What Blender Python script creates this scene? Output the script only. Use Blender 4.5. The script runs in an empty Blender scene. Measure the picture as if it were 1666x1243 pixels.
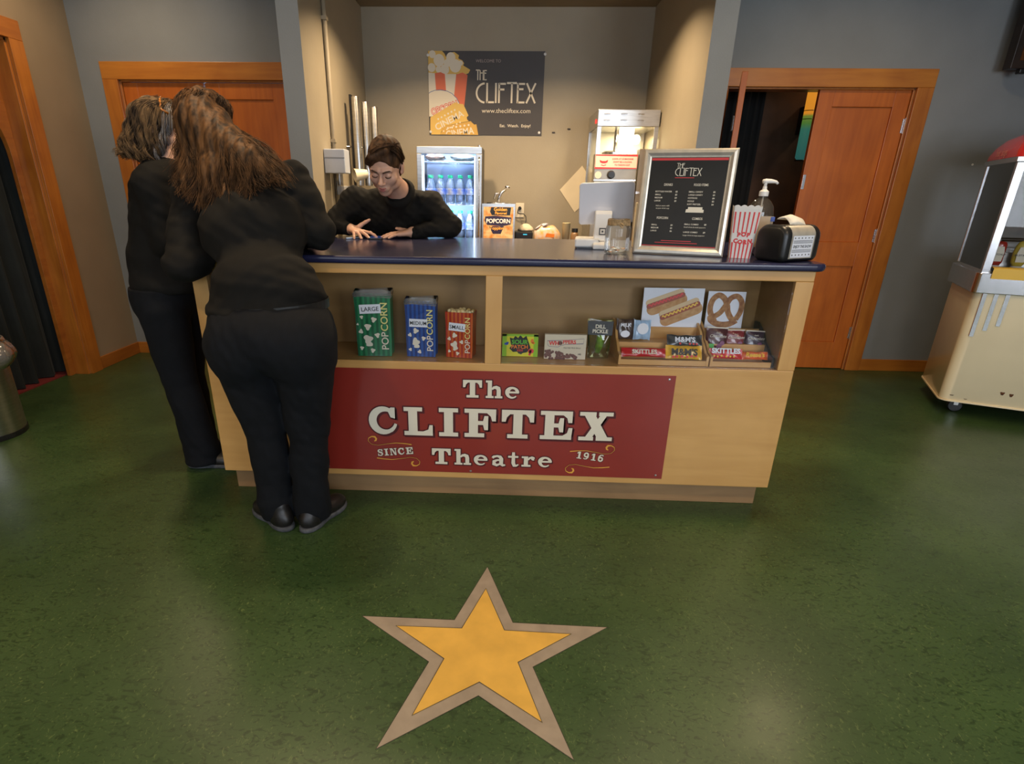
import bpy, bmesh, math, random
import numpy as np
from mathutils import Vector, Matrix
PI = math.pi
random.seed(7)
rng = np.random.default_rng(11)
SC = bpy.context.scene
COL = SC.collection

# ------------------------------------------------------------------ camera
F_PX = 920.87
CAM_POS = Vector((0, 0, 1.333))
cam_d = bpy.data.cameras.new('camera'); cam = bpy.data.objects.new('camera', cam_d); COL.objects.link(cam)
SC.camera = cam
cam_d.sensor_fit = 'HORIZONTAL'; cam_d.sensor_width = 36.0
cam_d.lens = 36.0 * F_PX / 1666.0
cam_d.shift_x = 48.83 / 1666.0
cam_d.shift_y = 57.97 / 1666.0
cam_d.clip_start = 0.05; cam_d.clip_end = 60
AX = Vector((0.99890445, 0.04510895, 0.01245314))
BX = Vector((-0.02830461, 0.3704808, 0.92840876))
CX = Vector((-0.0372659, 0.92774412, -0.37135171))
cam.matrix_world = Matrix(((AX.x, BX.x, -CX.x, CAM_POS.x), (AX.y, BX.y, -CX.y, CAM_POS.y), (AX.z, BX.z, -CX.z, CAM_POS.z), (0, 0, 0, 1)))
# depth of field: the lens focused on the counter sign
cam_d.dof.use_dof = False

# ------------------------------------------------------------------ world, colour management
SC.view_settings.view_transform = 'Standard'; SC.view_settings.look = 'None'
SC.view_settings.gamma = 1.0; SC.view_settings.use_curve_mapping = False
SC.view_settings.exposure = 0.0
SC.cycles.use_denoising = True
SC.cycles.max_bounces = 8; SC.cycles.transparent_max_bounces = 16
SC.cycles.caustics_reflective = False; SC.cycles.caustics_refractive = False
SC.cycles.sample_clamp_indirect = 6.0
world = bpy.data.worlds.new('daylight'); SC.world = world; world.use_nodes = True
bgn = world.node_tree.nodes['Background']; bgn.inputs[0].default_value = (0.62, 0.75, 1.0, 1); bgn.inputs[1].default_value = 1.2

def area(name, loc, aim, size, power, color, size_y=None, shape=None, spread=PI):
    d = bpy.data.lights.new(name, 'AREA'); d.energy = power; d.color = color; d.size = size
    d.shape = shape or ('RECTANGLE' if size_y else 'DISK')
    if size_y: d.size_y = size_y
    d.spread = spread
    o = bpy.data.objects.new(name, d); COL.objects.link(o); o.location = loc
    v = Vector(aim) - Vector(loc); o.rotation_euler = v.to_track_quat('-Z', 'Y').to_euler()
    return o
WARM = (1.0, 0.74, 0.46)
CEIL = 2.95
# daylight through the three shop windows behind the camera
for wx, wp in ((-1.9, 26), (0.5, 40), (2.9, 90)):
    area('window_daylight', (wx, -2.95, 1.75), (wx * .9, 3, 1.0), 1.7, wp, (0.84, 0.91, 1.0), 1.7)
# recessed ceiling lamps of the lobby, with a pair added to brighten the counter
LAMPS = [(-2.55, 3.9), (2.2, 3.5), (-1.15, 2.35), (1.2, 2.35), (-1.6, 0.4), (1.7, 0.4), (-2.6, -1.2), (2.9, -1.2)]
for lx, ly in LAMPS:
    area('ceiling_and_fill_light', (lx, ly, CEIL - 0.03), (lx, ly, 0), 0.2, 11 if ly > 3 else 17, WARM, spread=2.6)
# two lamps in the ceiling of the alcove
for lx in (-0.55, 0.45):
    area('alcove_downlight', (lx, 4.05, 2.60), (lx * 1.0, 4.2, 0), 0.16, 26, WARM, spread=2.3)
# ------------------------------------------------------------------ materials
def _nt(name):
    m = bpy.data.materials.new(name); m.use_nodes = True
    return m, m.node_tree, m.node_tree.nodes['Principled BSDF']
def mat(name, c, rough=0.5, metal=0.0, var=0.0, scale=8.0, stretch=(1, 1, 1), bump=0.0, bscale=None, c2=None, spec=None, coat=0.0, emit=None, estr=0.0, detail=5.0, coatr=0.05, sheen=0.0, sss=0.0, lo=0.35, hi=0.65, alpha=None):
    m, nt, p = _nt(name)
    p.inputs['Base Color'].default_value = (*c, 1); p.inputs['Roughness'].default_value = rough; p.inputs['Metallic'].default_value = metal
    if spec is not None: p.inputs['Specular IOR Level'].default_value = spec
    if coat: p.inputs['Coat Weight'].default_value = coat; p.inputs['Coat Roughness'].default_value = coatr
    if sheen: p.inputs['Sheen Weight'].default_value = sheen
    if sss:
        p.inputs['Subsurface Weight'].default_value = sss; p.inputs['Subsurface Radius'].default_value = (0.012, 0.004, 0.002); p.inputs['Subsurface Scale'].default_value = 1.0
    if emit: p.inputs['Emission Color'].default_value = (*emit, 1); p.inputs['Emission Strength'].default_value = estr
    tc = nt.nodes.new('ShaderNodeTexCoord'); mp = nt.nodes.new('ShaderNodeMapping'); mp.inputs['Scale'].default_value = stretch
    nt.links.new(tc.outputs['Object'], mp.inputs['Vector'])
    n = nt.nodes.new('ShaderNodeTexNoise'); n.inputs['Scale'].default_value = scale; n.inputs['Detail'].default_value = detail
    nt.links.new(mp.outputs['Vector'], n.inputs['Vector'])
    if var or c2:
        r = nt.nodes.new('ShaderNodeValToRGB')
        a = c2 if c2 else tuple(max(0, x * (1 - var)) for x in c); b = c if c2 else tuple(min(1, x * (1 + var)) for x in c)
        r.color_ramp.elements[0].position = lo; r.color_ramp.elements[1].position = hi
        r.color_ramp.elements[0].color = (*a, 1); r.color_ramp.elements[1].color = (*b, 1)
        nt.links.new(n.outputs['Fac'], r.inputs['Fac']); nt.links.new(r.outputs['Color'], p.inputs['Base Color'])
    if bump:
        b = nt.nodes.new('ShaderNodeBump'); b.inputs['Strength'].default_value = bump; b.inputs['Distance'].default_value = 0.004
        if bscale:
            n2 = nt.nodes.new('ShaderNodeTexNoise'); n2.inputs['Scale'].default_value = bscale; nt.links.new(mp.outputs['Vector'], n2.inputs['Vector']); src = n2
        else: src = n
        nt.links.new(src.outputs['Fac'], b.inputs['Height']); nt.links.new(b.outputs['Normal'], p.inputs['Normal'])
    return m
def wood(name, c, c2, axis='Z', rough=0.35, scale=5.0, coat=0.25, ring=True):
    st = {'X': (0.5, 5, 5), 'Y': (5, 0.5, 5), 'Z': (5, 5, 0.5)}[axis]
    m, nt, p = _nt(name)
    tc = nt.nodes.new('ShaderNodeTexCoord'); mp = nt.nodes.new('ShaderNodeMapping'); mp.inputs['Scale'].default_value = st
    nt.links.new(tc.outputs['Object'], mp.inputs['Vector'])
    n = nt.nodes.new('ShaderNodeTexNoise'); n.inputs['Scale'].default_value = scale; n.inputs['Detail'].default_value = 8; n.inputs['Distortion'].default_value = 0.6
    n2 = nt.nodes.new('ShaderNodeTexNoise'); n2.inputs['Scale'].default_value = 2.2; n2.inputs['Detail'].default_value = 3; n2.inputs['Distortion'].default_value = 1.2
    nt.links.new(mp.outputs['Vector'], n.inputs['Vector']); nt.links.new(tc.outputs['Object'], n2.inputs['Vector'])
    mx = nt.nodes.new('ShaderNodeMath'); mx.operation = 'MULTIPLY_ADD'; mx.inputs[1].default_value = 0.55
    m2 = nt.nodes.new('ShaderNodeMath'); m2.operation = 'MULTIPLY'; m2.inputs[1].default_value = 0.45
    nt.links.new(n2.outputs['Fac'], m2.inputs[0]); nt.links.new(n.outputs['Fac'], mx.inputs[0]); nt.links.new(m2.outputs[0], mx.inputs[2])
    r = nt.nodes.new('ShaderNodeValToRGB'); r.color_ramp.elements[0].position = 0.33; r.color_ramp.elements[1].position = 0.67
    r.color_ramp.elements[0].color = (*c2, 1); r.color_ramp.elements[1].color = (*c, 1)
    nt.links.new(mx.outputs[0], r.inputs['Fac']); nt.links.new(r.outputs['Color'], p.inputs['Base Color'])
    p.inputs['Roughness'].default_value = rough; p.inputs['Coat Weight'].default_value = coat; p.inputs['Coat Roughness'].default_value = 0.15
    return m
def glass(name, tint=(1, 1, 1), ior=1.45, rough=0.0, refl=1.0, body=0.0, bodycol=(1, 1, 1)):
    m = bpy.data.materials.new(name); m.use_nodes = True; nt = m.node_tree; nt.nodes.clear()
    o = nt.nodes.new('ShaderNodeOutputMaterial'); mx = nt.nodes.new('ShaderNodeMixShader'); f = nt.nodes.new('ShaderNodeFresnel'); f.inputs['IOR'].default_value = ior
    t = nt.nodes.new('ShaderNodeBsdfTransparent'); t.inputs[0].default_value = (*tint, 1); g = nt.nodes.new('ShaderNodeBsdfGlossy'); g.inputs['Roughness'].default_value = rough
    sc = nt.nodes.new('ShaderNodeMath'); sc.operation = 'MULTIPLY'; sc.inputs[1].default_value = refl; sc.use_clamp = True
    nt.links.new(f.outputs[0], sc.inputs[0]); nt.links.new(sc.outputs[0], mx.inputs[0]); nt.links.new(g.outputs[0], mx.inputs[2])
    if body > 0:
        d = nt.nodes.new('ShaderNodeBsdfDiffuse'); d.inputs[0].default_value = (*bodycol, 1); m2 = nt.nodes.new('ShaderNodeMixShader'); m2.inputs[0].default_value = body
        nt.links.new(t.outputs[0], m2.inputs[1]); nt.links.new(d.outputs[0], m2.inputs[2]); nt.links.new(m2.outputs[0], mx.inputs[1])
    else: nt.links.new(t.outputs[0], mx.inputs[1])
    nt.links.new(mx.outputs[0], o.inputs[0])
    return m
def stripes(name, ca, cb, freq, axis=0, duty=0.5, rough=0.4, coat=0.0, noise=0.0):
    """hard vertical stripes in object space along one axis"""
    m, nt, p = _nt(name); tc = nt.nodes.new('ShaderNodeTexCoord'); sp = nt.nodes.new('ShaderNodeSeparateXYZ'); nt.links.new(tc.outputs['Object'], sp.inputs[0])
    a = nt.nodes.new('ShaderNodeMath'); a.operation = 'MULTIPLY'; a.inputs[1].default_value = freq; nt.links.new(sp.outputs[axis], a.inputs[0])
    f = nt.nodes.new('ShaderNodeMath'); f.operation = 'FRACT'; nt.links.new(a.outputs[0], f.inputs[0])
    g = nt.nodes.new('ShaderNodeMath'); g.operation = 'GREATER_THAN'; g.inputs[1].default_value = duty; nt.links.new(f.outputs[0], g.inputs[0])
    r = nt.nodes.new('ShaderNodeMix'); r.data_type = 'RGBA'; r.inputs[6].default_value = (*ca, 1); r.inputs[7].default_value = (*cb, 1)
    nt.links.new(g.outputs[0], r.inputs[0]); nt.links.new(r.outputs[2], p.inputs['Base Color']); p.inputs['Roughness'].default_value = rough
    if coat: p.inputs['Coat Weight'].default_value = coat
    return m
M = {}
def floor_mat():
    m, nt, p = _nt('green_linoleum'); tc = nt.nodes.new('ShaderNodeTexCoord')
    def noise(s, d=6, dist=0.0, stretch=None):
        n = nt.nodes.new('ShaderNodeTexNoise'); n.inputs['Scale'].default_value = s; n.inputs['Detail'].default_value = d; n.inputs['Distortion'].default_value = dist
        if stretch:
            mp = nt.nodes.new('ShaderNodeMapping'); mp.inputs['Scale'].default_value = stretch; nt.links.new(tc.outputs['Object'], mp.inputs[0]); nt.links.new(mp.outputs[0], n.inputs['Vector'])
        else: nt.links.new(tc.outputs['Object'], n.inputs['Vector'])
        return n
    def ramp(src, stops):
        r = nt.nodes.new('ShaderNodeValToRGB'); e = r.color_ramp.elements
        while len(e) < len(stops): e.new(0.5)
        for i, (pos, c) in enumerate(stops): e[i].position = pos; e[i].color = (*c, 1)
        nt.links.new(src.outputs['Fac'], r.inputs['Fac']); return r
    big = ramp(noise(2.6, 5), [(0.35, (0.033, 0.067, 0.021)), (0.65, (0.048, 0.091, 0.029))])
    fleck = ramp(noise(26, 8, 2.2, (1, 1.7, 1)), [(0.36, (0.0, 0.0, 0.0)), (0.47, (1, 1, 1))])
    fleck2 = ramp(noise(38, 8, 2.6, (1.6, 1, 1)), [(0.60, (0, 0, 0)), (0.72, (1, 1, 1))])
    mx = nt.nodes.new('ShaderNodeMix'); mx.data_type = 'RGBA'; nt.links.new(fleck.outputs['Color'], mx.inputs[0]); mx.inputs[6].default_value = (0.022, 0.046, 0.014, 1); nt.links.new(big.outputs['Color'], mx.inputs[7])
    mx2 = nt.nodes.new('ShaderNodeMix'); mx2.data_type = 'RGBA'; nt.links.new(fleck2.outputs['Color'], mx2.inputs[0]); nt.links.new(mx.outputs[2], mx2.inputs[6]); mx2.inputs[7].default_value = (0.105, 0.15, 0.05, 1)
    nt.links.new(mx2.outputs[2], p.inputs['Base Color']); p.inputs['Roughness'].default_value = 0.3
    rr = ramp(noise(3.0, 4), [(0.3, (0.29, 0.29, 0.29)), (0.7, (0.42, 0.42, 0.42))]); nt.links.new(rr.outputs['Color'], p.inputs['Roughness'])
    b = nt.nodes.new('ShaderNodeBump'); b.inputs['Strength'].default_value = 0.12; b.inputs['Distance'].default_value = 0.002; nt.links.new(noise(60, 3).outputs['Fac'], b.inputs['Height']); nt.links.new(b.outputs[0], p.inputs['Normal'])
    return m
M['floor'] = floor_mat()
M['wall_grey'] = mat('blue_grey_wall_paint', (0.236, 0.250, 0.252), 0.75, var=0.05, scale=2.5, bump=0.15, bscale=120)
M['wall_tan'] = mat('tan_wall_paint', (0.31, 0.235, 0.15), 0.75, var=0.05, scale=2.5, bump=0.15, bscale=120)
M['wall_alcove'] = mat('taupe_alcove_paint', (0.36, 0.305, 0.215), 0.6, var=0.06, scale=2.0, bump=0.15, bscale=90)
M['ceiling'] = mat('ceiling_paint', (0.42, 0.38, 0.32), 0.8, var=0.03)
M['ceil_alcove'] = wood('alcove_ceiling_boards', (0.32, 0.24, 0.13), (0.24, 0.18, 0.10), 'X', rough=0.6, coat=0)
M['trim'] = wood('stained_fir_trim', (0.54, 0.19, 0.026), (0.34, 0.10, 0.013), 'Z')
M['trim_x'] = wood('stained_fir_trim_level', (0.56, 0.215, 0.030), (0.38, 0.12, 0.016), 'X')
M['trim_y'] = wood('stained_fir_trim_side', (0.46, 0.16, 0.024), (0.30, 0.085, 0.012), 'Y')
M['door'] = wood('stained_fir_door', (0.56, 0.150, 0.018), (0.39, 0.092, 0.010), 'Z')
M['maple'] = wood('clear_maple_plywood', (0.69, 0.40, 0.14), (0.54, 0.285, 0.085), 'X', rough=0.38, scale=3.0)
M['maple_z'] = wood('clear_maple_upright', (0.69, 0.40, 0.14), (0.54, 0.285, 0.085), 'Z', rough=0.38, scale=3.0)
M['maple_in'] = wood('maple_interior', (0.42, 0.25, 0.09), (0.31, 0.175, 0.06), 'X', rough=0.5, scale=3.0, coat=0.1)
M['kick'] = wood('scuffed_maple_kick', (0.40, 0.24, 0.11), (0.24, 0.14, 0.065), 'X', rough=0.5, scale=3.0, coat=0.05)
M['navy'] = mat('navy_laminate', (0.018, 0.020, 0.060), 0.22, var=0.15, scale=300, coat=0.2, coatr=0.1)
M['chrome'] = mat('brushed_chrome', (0.72, 0.72, 0.74), 0.22, 1.0, var=0.05, scale=40)
M['steel'] = mat('stainless_steel', (0.55, 0.54, 0.52), 0.3, 1.0, var=0.08, scale=12, stretch=(1, 1, 8))
M['silver'] = mat('champagne_silver_frame', (0.80, 0.74, 0.62), 0.32, 0.6, var=0.08, scale=30)
M['black'] = mat('black_plastic', (0.012, 0.012, 0.012), 0.35, var=0.2, scale=30)
M['darkwood'] = mat('dark_brown_wood', (0.022, 0.012, 0.007), 0.4, var=0.3, scale=10)
M['white'] = mat('white_plastic', (0.78, 0.77, 0.74), 0.35, var=0.02)
M['cream'] = mat('cream_enamel', (0.90, 0.78, 0.53), 0.3, var=0.04, scale=3, coat=0.3)
M['paper'] = mat('white_paper', (0.84, 0.86, 0.92), 0.6, var=0.02)
M['ivory'] = mat('ivory_print', (0.78, 0.72, 0.58), 0.5, var=0.02)
M['red'] = mat('red_enamel', (0.55, 0.02, 0.02), 0.25, var=0.05, coat=0.5)
M['print_red'] = mat('print_red', (0.72, 0.04, 0.04), 0.45, var=0.05)
M['yellow'] = mat('yellow_vinyl', (0.85, 0.52, 0.03), 0.35, var=0.05)
M['orange'] = mat('orange_print', (0.85, 0.22, 0.02), 0.4, var=0.05)
M['green_p'] = mat('green_print', (0.08, 0.38, 0.05), 0.4, var=0.08)
M['blue_p'] = mat('blue_print', (0.03, 0.08, 0.42), 0.4, var=0.08)
M['glass'] = glass('clear_glass', refl=0.6)
M['popcorn'] = mat('popcorn', (0.82, 0.70, 0.40), 0.8, c2=(0.70, 0.45, 0.12), scale=30, bump=0.6)

# ------------------------------------------------------------------ object helpers
def link(o, parent=None):
    COL.objects.link(o)
    if parent is not None: o.parent = parent
    return o
def tag(o, label=None, cat=None, group=None, kind=None):
    if label: o['label'] = label
    if cat: o['category'] = cat
    if group: o['group'] = group
    if kind: o['kind'] = kind
    return o
def thing(name, label, cat, loc=(0, 0, 0), rz=0.0, group=None, scale=1.0, rx=0.0, ry=0.0):
    o = bpy.data.objects.new(name, None); COL.objects.link(o); o.empty_display_size = 0.05
    o.location = loc; o.rotation_euler = (rx, ry, rz); o.scale = (scale,) * 3
    return tag(o, label, cat, group)
def copy_tree(o, parent=None):
    c = o.copy(); COL.objects.link(c)
    if parent is not None: c.parent = parent
    for ch in list(o.children): copy_tree(ch, c)
    return c
class MB:
    def __init__(s): s.v = []; s.f = []; s.m = []; s.mi = 0
    def add(s, vs, fs, T=None):
        n = len(s.v)
        for p in vs:
            p = Vector(p)
            if T is not None: p = T @ p
            s.v.append((p.x, p.y, p.z))
        for f in fs: s.f.append(tuple(i + n for i in f)); s.m.append(s.mi)
        return s
    def box(s, lo, hi, T=None):
        x0, y0, z0 = lo; x1, y1, z1 = hi
        return s.add([(x0, y0, z0), (x1, y0, z0), (x1, y1, z0), (x0, y1, z0), (x0, y0, z1), (x1, y0, z1), (x1, y1, z1), (x0, y1, z1)],
                     [(0, 3, 2, 1), (4, 5, 6, 7), (0, 1, 5, 4), (1, 2, 6, 5), (2, 3, 7, 6), (3, 0, 4, 7)], T)
    def cbox(s, c, d, T=None): return s.box([c[i] - d[i] / 2 for i in range(3)], [c[i] + d[i] / 2 for i in range(3)], T)
    def prism(s, pts, a, b, axis='Y', T=None):
        """polygon pts (u,v) extruded from a to b along axis; Y: (x,z), Z: (x,y), X: (y,z)"""
        k = {'Y': lambda u, v, w: (u, w, v), 'Z': lambda u, v, w: (u, v, w), 'X': lambda u, v, w: (w, u, v)}[axis]
        n = len(pts); vs = [k(u, v, a) for u, v in pts] + [k(u, v, b) for u, v in pts]
        return s.add(vs, [tuple(range(n)), tuple(range(2 * n - 1, n - 1, -1))] + [(i, i + n, (i + 1) % n + n, (i + 1) % n) for i in range(n)], T)
    def rings(s, rs, T=None, cap=True, close=False):
        n = len(rs[0]); vs = [p for r in rs for p in r]; fs = []
        for i in range(len(rs) - 1 + (1 if close else 0)):
            j = (i + 1) % len(rs)
            for k in range(n): fs.append((i * n + k, i * n + (k + 1) % n, j * n + (k + 1) % n, j * n + k))
        if cap and not close: fs += [tuple(range(n - 1, -1, -1)), tuple(range((len(rs) - 1) * n, len(rs) * n))]
        return s.add(vs, fs, T)
    def lathe(s, prof, T=None, n=32, cap=True, sx=1, sy=1):
        return s.rings([[(r * math.cos(2 * PI * k / n) * sx, r * math.sin(2 * PI * k / n) * sy, z) for k in range(n)] for r, z in prof], T, cap)
    def tube(s, pts, r, n=8, T=None, cap=True, close=False, flat=1.0):
        P = [Vector(p) for p in pts]; rs = []; up = Vector((0, 0, 1)); N = len(P); u = None
        for i, p in enumerate(P):
            d = (P[(i + 1) % N] - P[i - 1]) if close else (P[min(i + 1, N - 1)] - P[max(i - 1, 0)])
            d.normalize()
            if u is None: u = d.cross(up if abs(d.z) < 0.9 else Vector((0, 1, 0))).normalized()
            else: u = (u - d * u.dot(d)).normalized()
            w = d.cross(u); rr = r[i] if isinstance(r, (list, tuple)) else r
            rs.append([tuple(p + u * rr * math.cos(2 * PI * k / n) + w * rr * flat * math.sin(2 * PI * k / n)) for k in range(n)])
        return s.rings(rs, T, cap, close)
    def sphere(s, c, r, T=None, n=16, sc=(1, 1, 1)):
        k = n // 2; rs = []
        for i in range(k + 1):
            a = -PI / 2 + PI * (i + 0.02 * (i == 0) - 0.02 * (i == k)) / k
            rs.append([(c[0] + r * sc[0] * math.cos(a) * math.cos(2 * PI * j / n), c[1] + r * sc[1] * math.cos(a) * math.sin(2 * PI * j / n), c[2] + r * sc[2] * math.sin(a)) for j in range(n)])
        return s.rings(rs, T)
    def ribbon(s, pts, w, T=None, z=0.0, close=False):
        """flat stroke in the local XY plane"""
        P = [Vector((p[0], p[1])) for p in pts]; N = len(P); L = []; R = []
        for i in range(N):
            if close: a, b = P[i - 1], P[(i + 1) % N]
            else: a, b = P[max(i - 1, 0)], P[min(i + 1, N - 1)]
            d = (b - a).normalized(); nn = Vector((-d.y, d.x))
            k = 1.0
            if 0 < i < N - 1 or close:
                d1 = (P[i] - P[i - 1]).normalized(); k = 1 / max(0.5, abs(d1.dot(d)))
            ww = w[i] if isinstance(w, (list, tuple)) else w
            L.append(P[i] + nn * ww / 2 * k); R.append(P[i] - nn * ww / 2 * k)
        vs = [(p.x, p.y, z) for p in L] + [(p.x, p.y, z) for p in R]
        fs = [(i + N, (i + 1) % N + N, (i + 1) % N, i) for i in range(N if close else N - 1)]
        return s.add(vs, fs, T)
    def poly(s, pts, T=None, z=0.0): return s.add([(p[0], p[1], z) for p in pts], [tuple(range(len(pts)))], T)
    def rect(s, x0, y0, x1, y1, T=None, z=0.0): return s.poly([(x0, y0), (x1, y0), (x1, y1), (x0, y1)], T, z)
    def disc(s, cx, cy, rx, ry=None, T=None, z=0.0, n=20):
        ry = ry or rx; return s.poly([(cx + rx * math.cos(2 * PI * i / n), cy + ry * math.sin(2 * PI * i / n)) for i in range(n)], T, z)
    def build(s, name, m, parent=None, smooth=False, bevel=0.0, seg=2, mats=None, sub=0, loc=None, angle=None):
        me = bpy.data.meshes.new(name); me.from_pydata(s.v, [], s.f)
        for mm in (mats or [m]): me.materials.append(mm)
        if mats: me.polygons.foreach_set('material_index', s.m)
        if smooth: me.polygons.foreach_set('use_smooth', [True] * len(me.polygons))
        me.update()
        if smooth and angle:
            me.set_sharp_from_angle(angle=math.radians(angle))
        o = bpy.data.objects.new(name, me); link(o, parent)
        if loc: o.location = loc
        if bevel:
            b = o.modifiers.new('bevel', 'BEVEL'); b.width = bevel; b.segments = seg; b.limit_method = 'ANGLE'; b.angle_limit = math.radians(40)
        if sub:
            b = o.modifiers.new('sub', 'SUBSURF'); b.levels = sub; b.render_levels = sub
        return o
def struct(name, mb, m, **k):
    o = mb.build(name, m, **k); o['kind'] = 'structure'; return o
def frame_T(o, x, y):
    """matrix mapping local XY onto the plane through o with unit directions x, y"""
    x = Vector(x).normalized(); y = Vector(y).normalized(); z = x.cross(y)
    return Matrix(((x.x, y.x, z.x, o[0]), (x.y, y.y, z.y, o[1]), (x.z, y.z, z.z, o[2]), (0, 0, 0, 1)))
def face_T(x, y, z): return frame_T((x, y, z), (1, 0, 0), (0, 0, 1))      # a plane facing the room (normal -Y)
_fc = {}
def text(mb, s, T, size, x=0.0, y=0.0, z=0.0, align='CENTER', bold=0.0, sx=1.0, shear=0.0):
    key = (s, align, bold, shear)
    if key not in _fc:
        cu = bpy.data.curves.new('lettering', 'FONT'); cu.body = s; cu.align_x = align; cu.size = 1.0; cu.resolution_u = 3; cu.offset = bold; cu.shear = shear
        ob = bpy.data.objects.new('lettering', cu); COL.objects.link(ob); dg = bpy.context.evaluated_depsgraph_get()
        me = bpy.data.meshes.new_from_object(ob.evaluated_get(dg)); _fc[key] = ([tuple(v.co) for v in me.vertices], [tuple(p.vertices) for p in me.polygons])
        bpy.data.objects.remove(ob); bpy.data.curves.remove(cu); bpy.data.meshes.remove(me)
    vs, fs = _fc[key]
    mb.add([(x + v[0] * size * sx, y + v[1] * size, z) for v in vs], fs, T)
def arc(cx, cy, rx, ry, a0, a1, n=14):
    return [(cx + rx * math.cos(math.radians(a0 + (a1 - a0) * i / n)), cy + ry * math.sin(math.radians(a0 + (a1 - a0) * i / n))) for i in range(n + 1)]
# thin art-deco capitals: lists of strokes on a unit-high grid, with advance width
DECO = {'T': (.62, [[(0, 1), (.56, 1)], [(.28, 1), (.28, 0)]]), 'H': (.58, [[(0, 1), (0, 0)], [(.46, 1), (.46, 0)], [(0, .72), (.46, .72)]]),
        'E': (.50, [[(0, 1), (0, 0)], [(0, .96), (.4, .96)], [(0, .70), (.32, .70)], [(0, .04), (.4, .04)]]),
        'C': (.62, [arc(.52, .5, .50, .48, 95, 265, 18)]), 'L': (.48, [[(0, 1), (0, 0)], [(0, .04), (.4, .04)]]), 'I': (.20, [[(0.02, 1), (0.02, 0)]]),
        'F': (.44, [[(0, 1), (0, 0)], [(0, .96), (.38, .96)], [(0, .68), (.3, .68)]]), 'X': (.6, [[(0, 1), (.5, 0)], [(.5, 1), (0, 0)]])}
def deco(mb, s, T, x, y, h, w=0.085, sx=1.0, z=0.0):
    for ch in s:
        adv, st = DECO[ch]
        for q in st: mb.ribbon([(x + a * h * sx, y + b * h) for a, b in q], w * h, T, z)
        x += adv * h * sx
    return x
def decow(s, h, sx=1.0): return sum(DECO[c][0] for c in s) * h * sx
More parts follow.
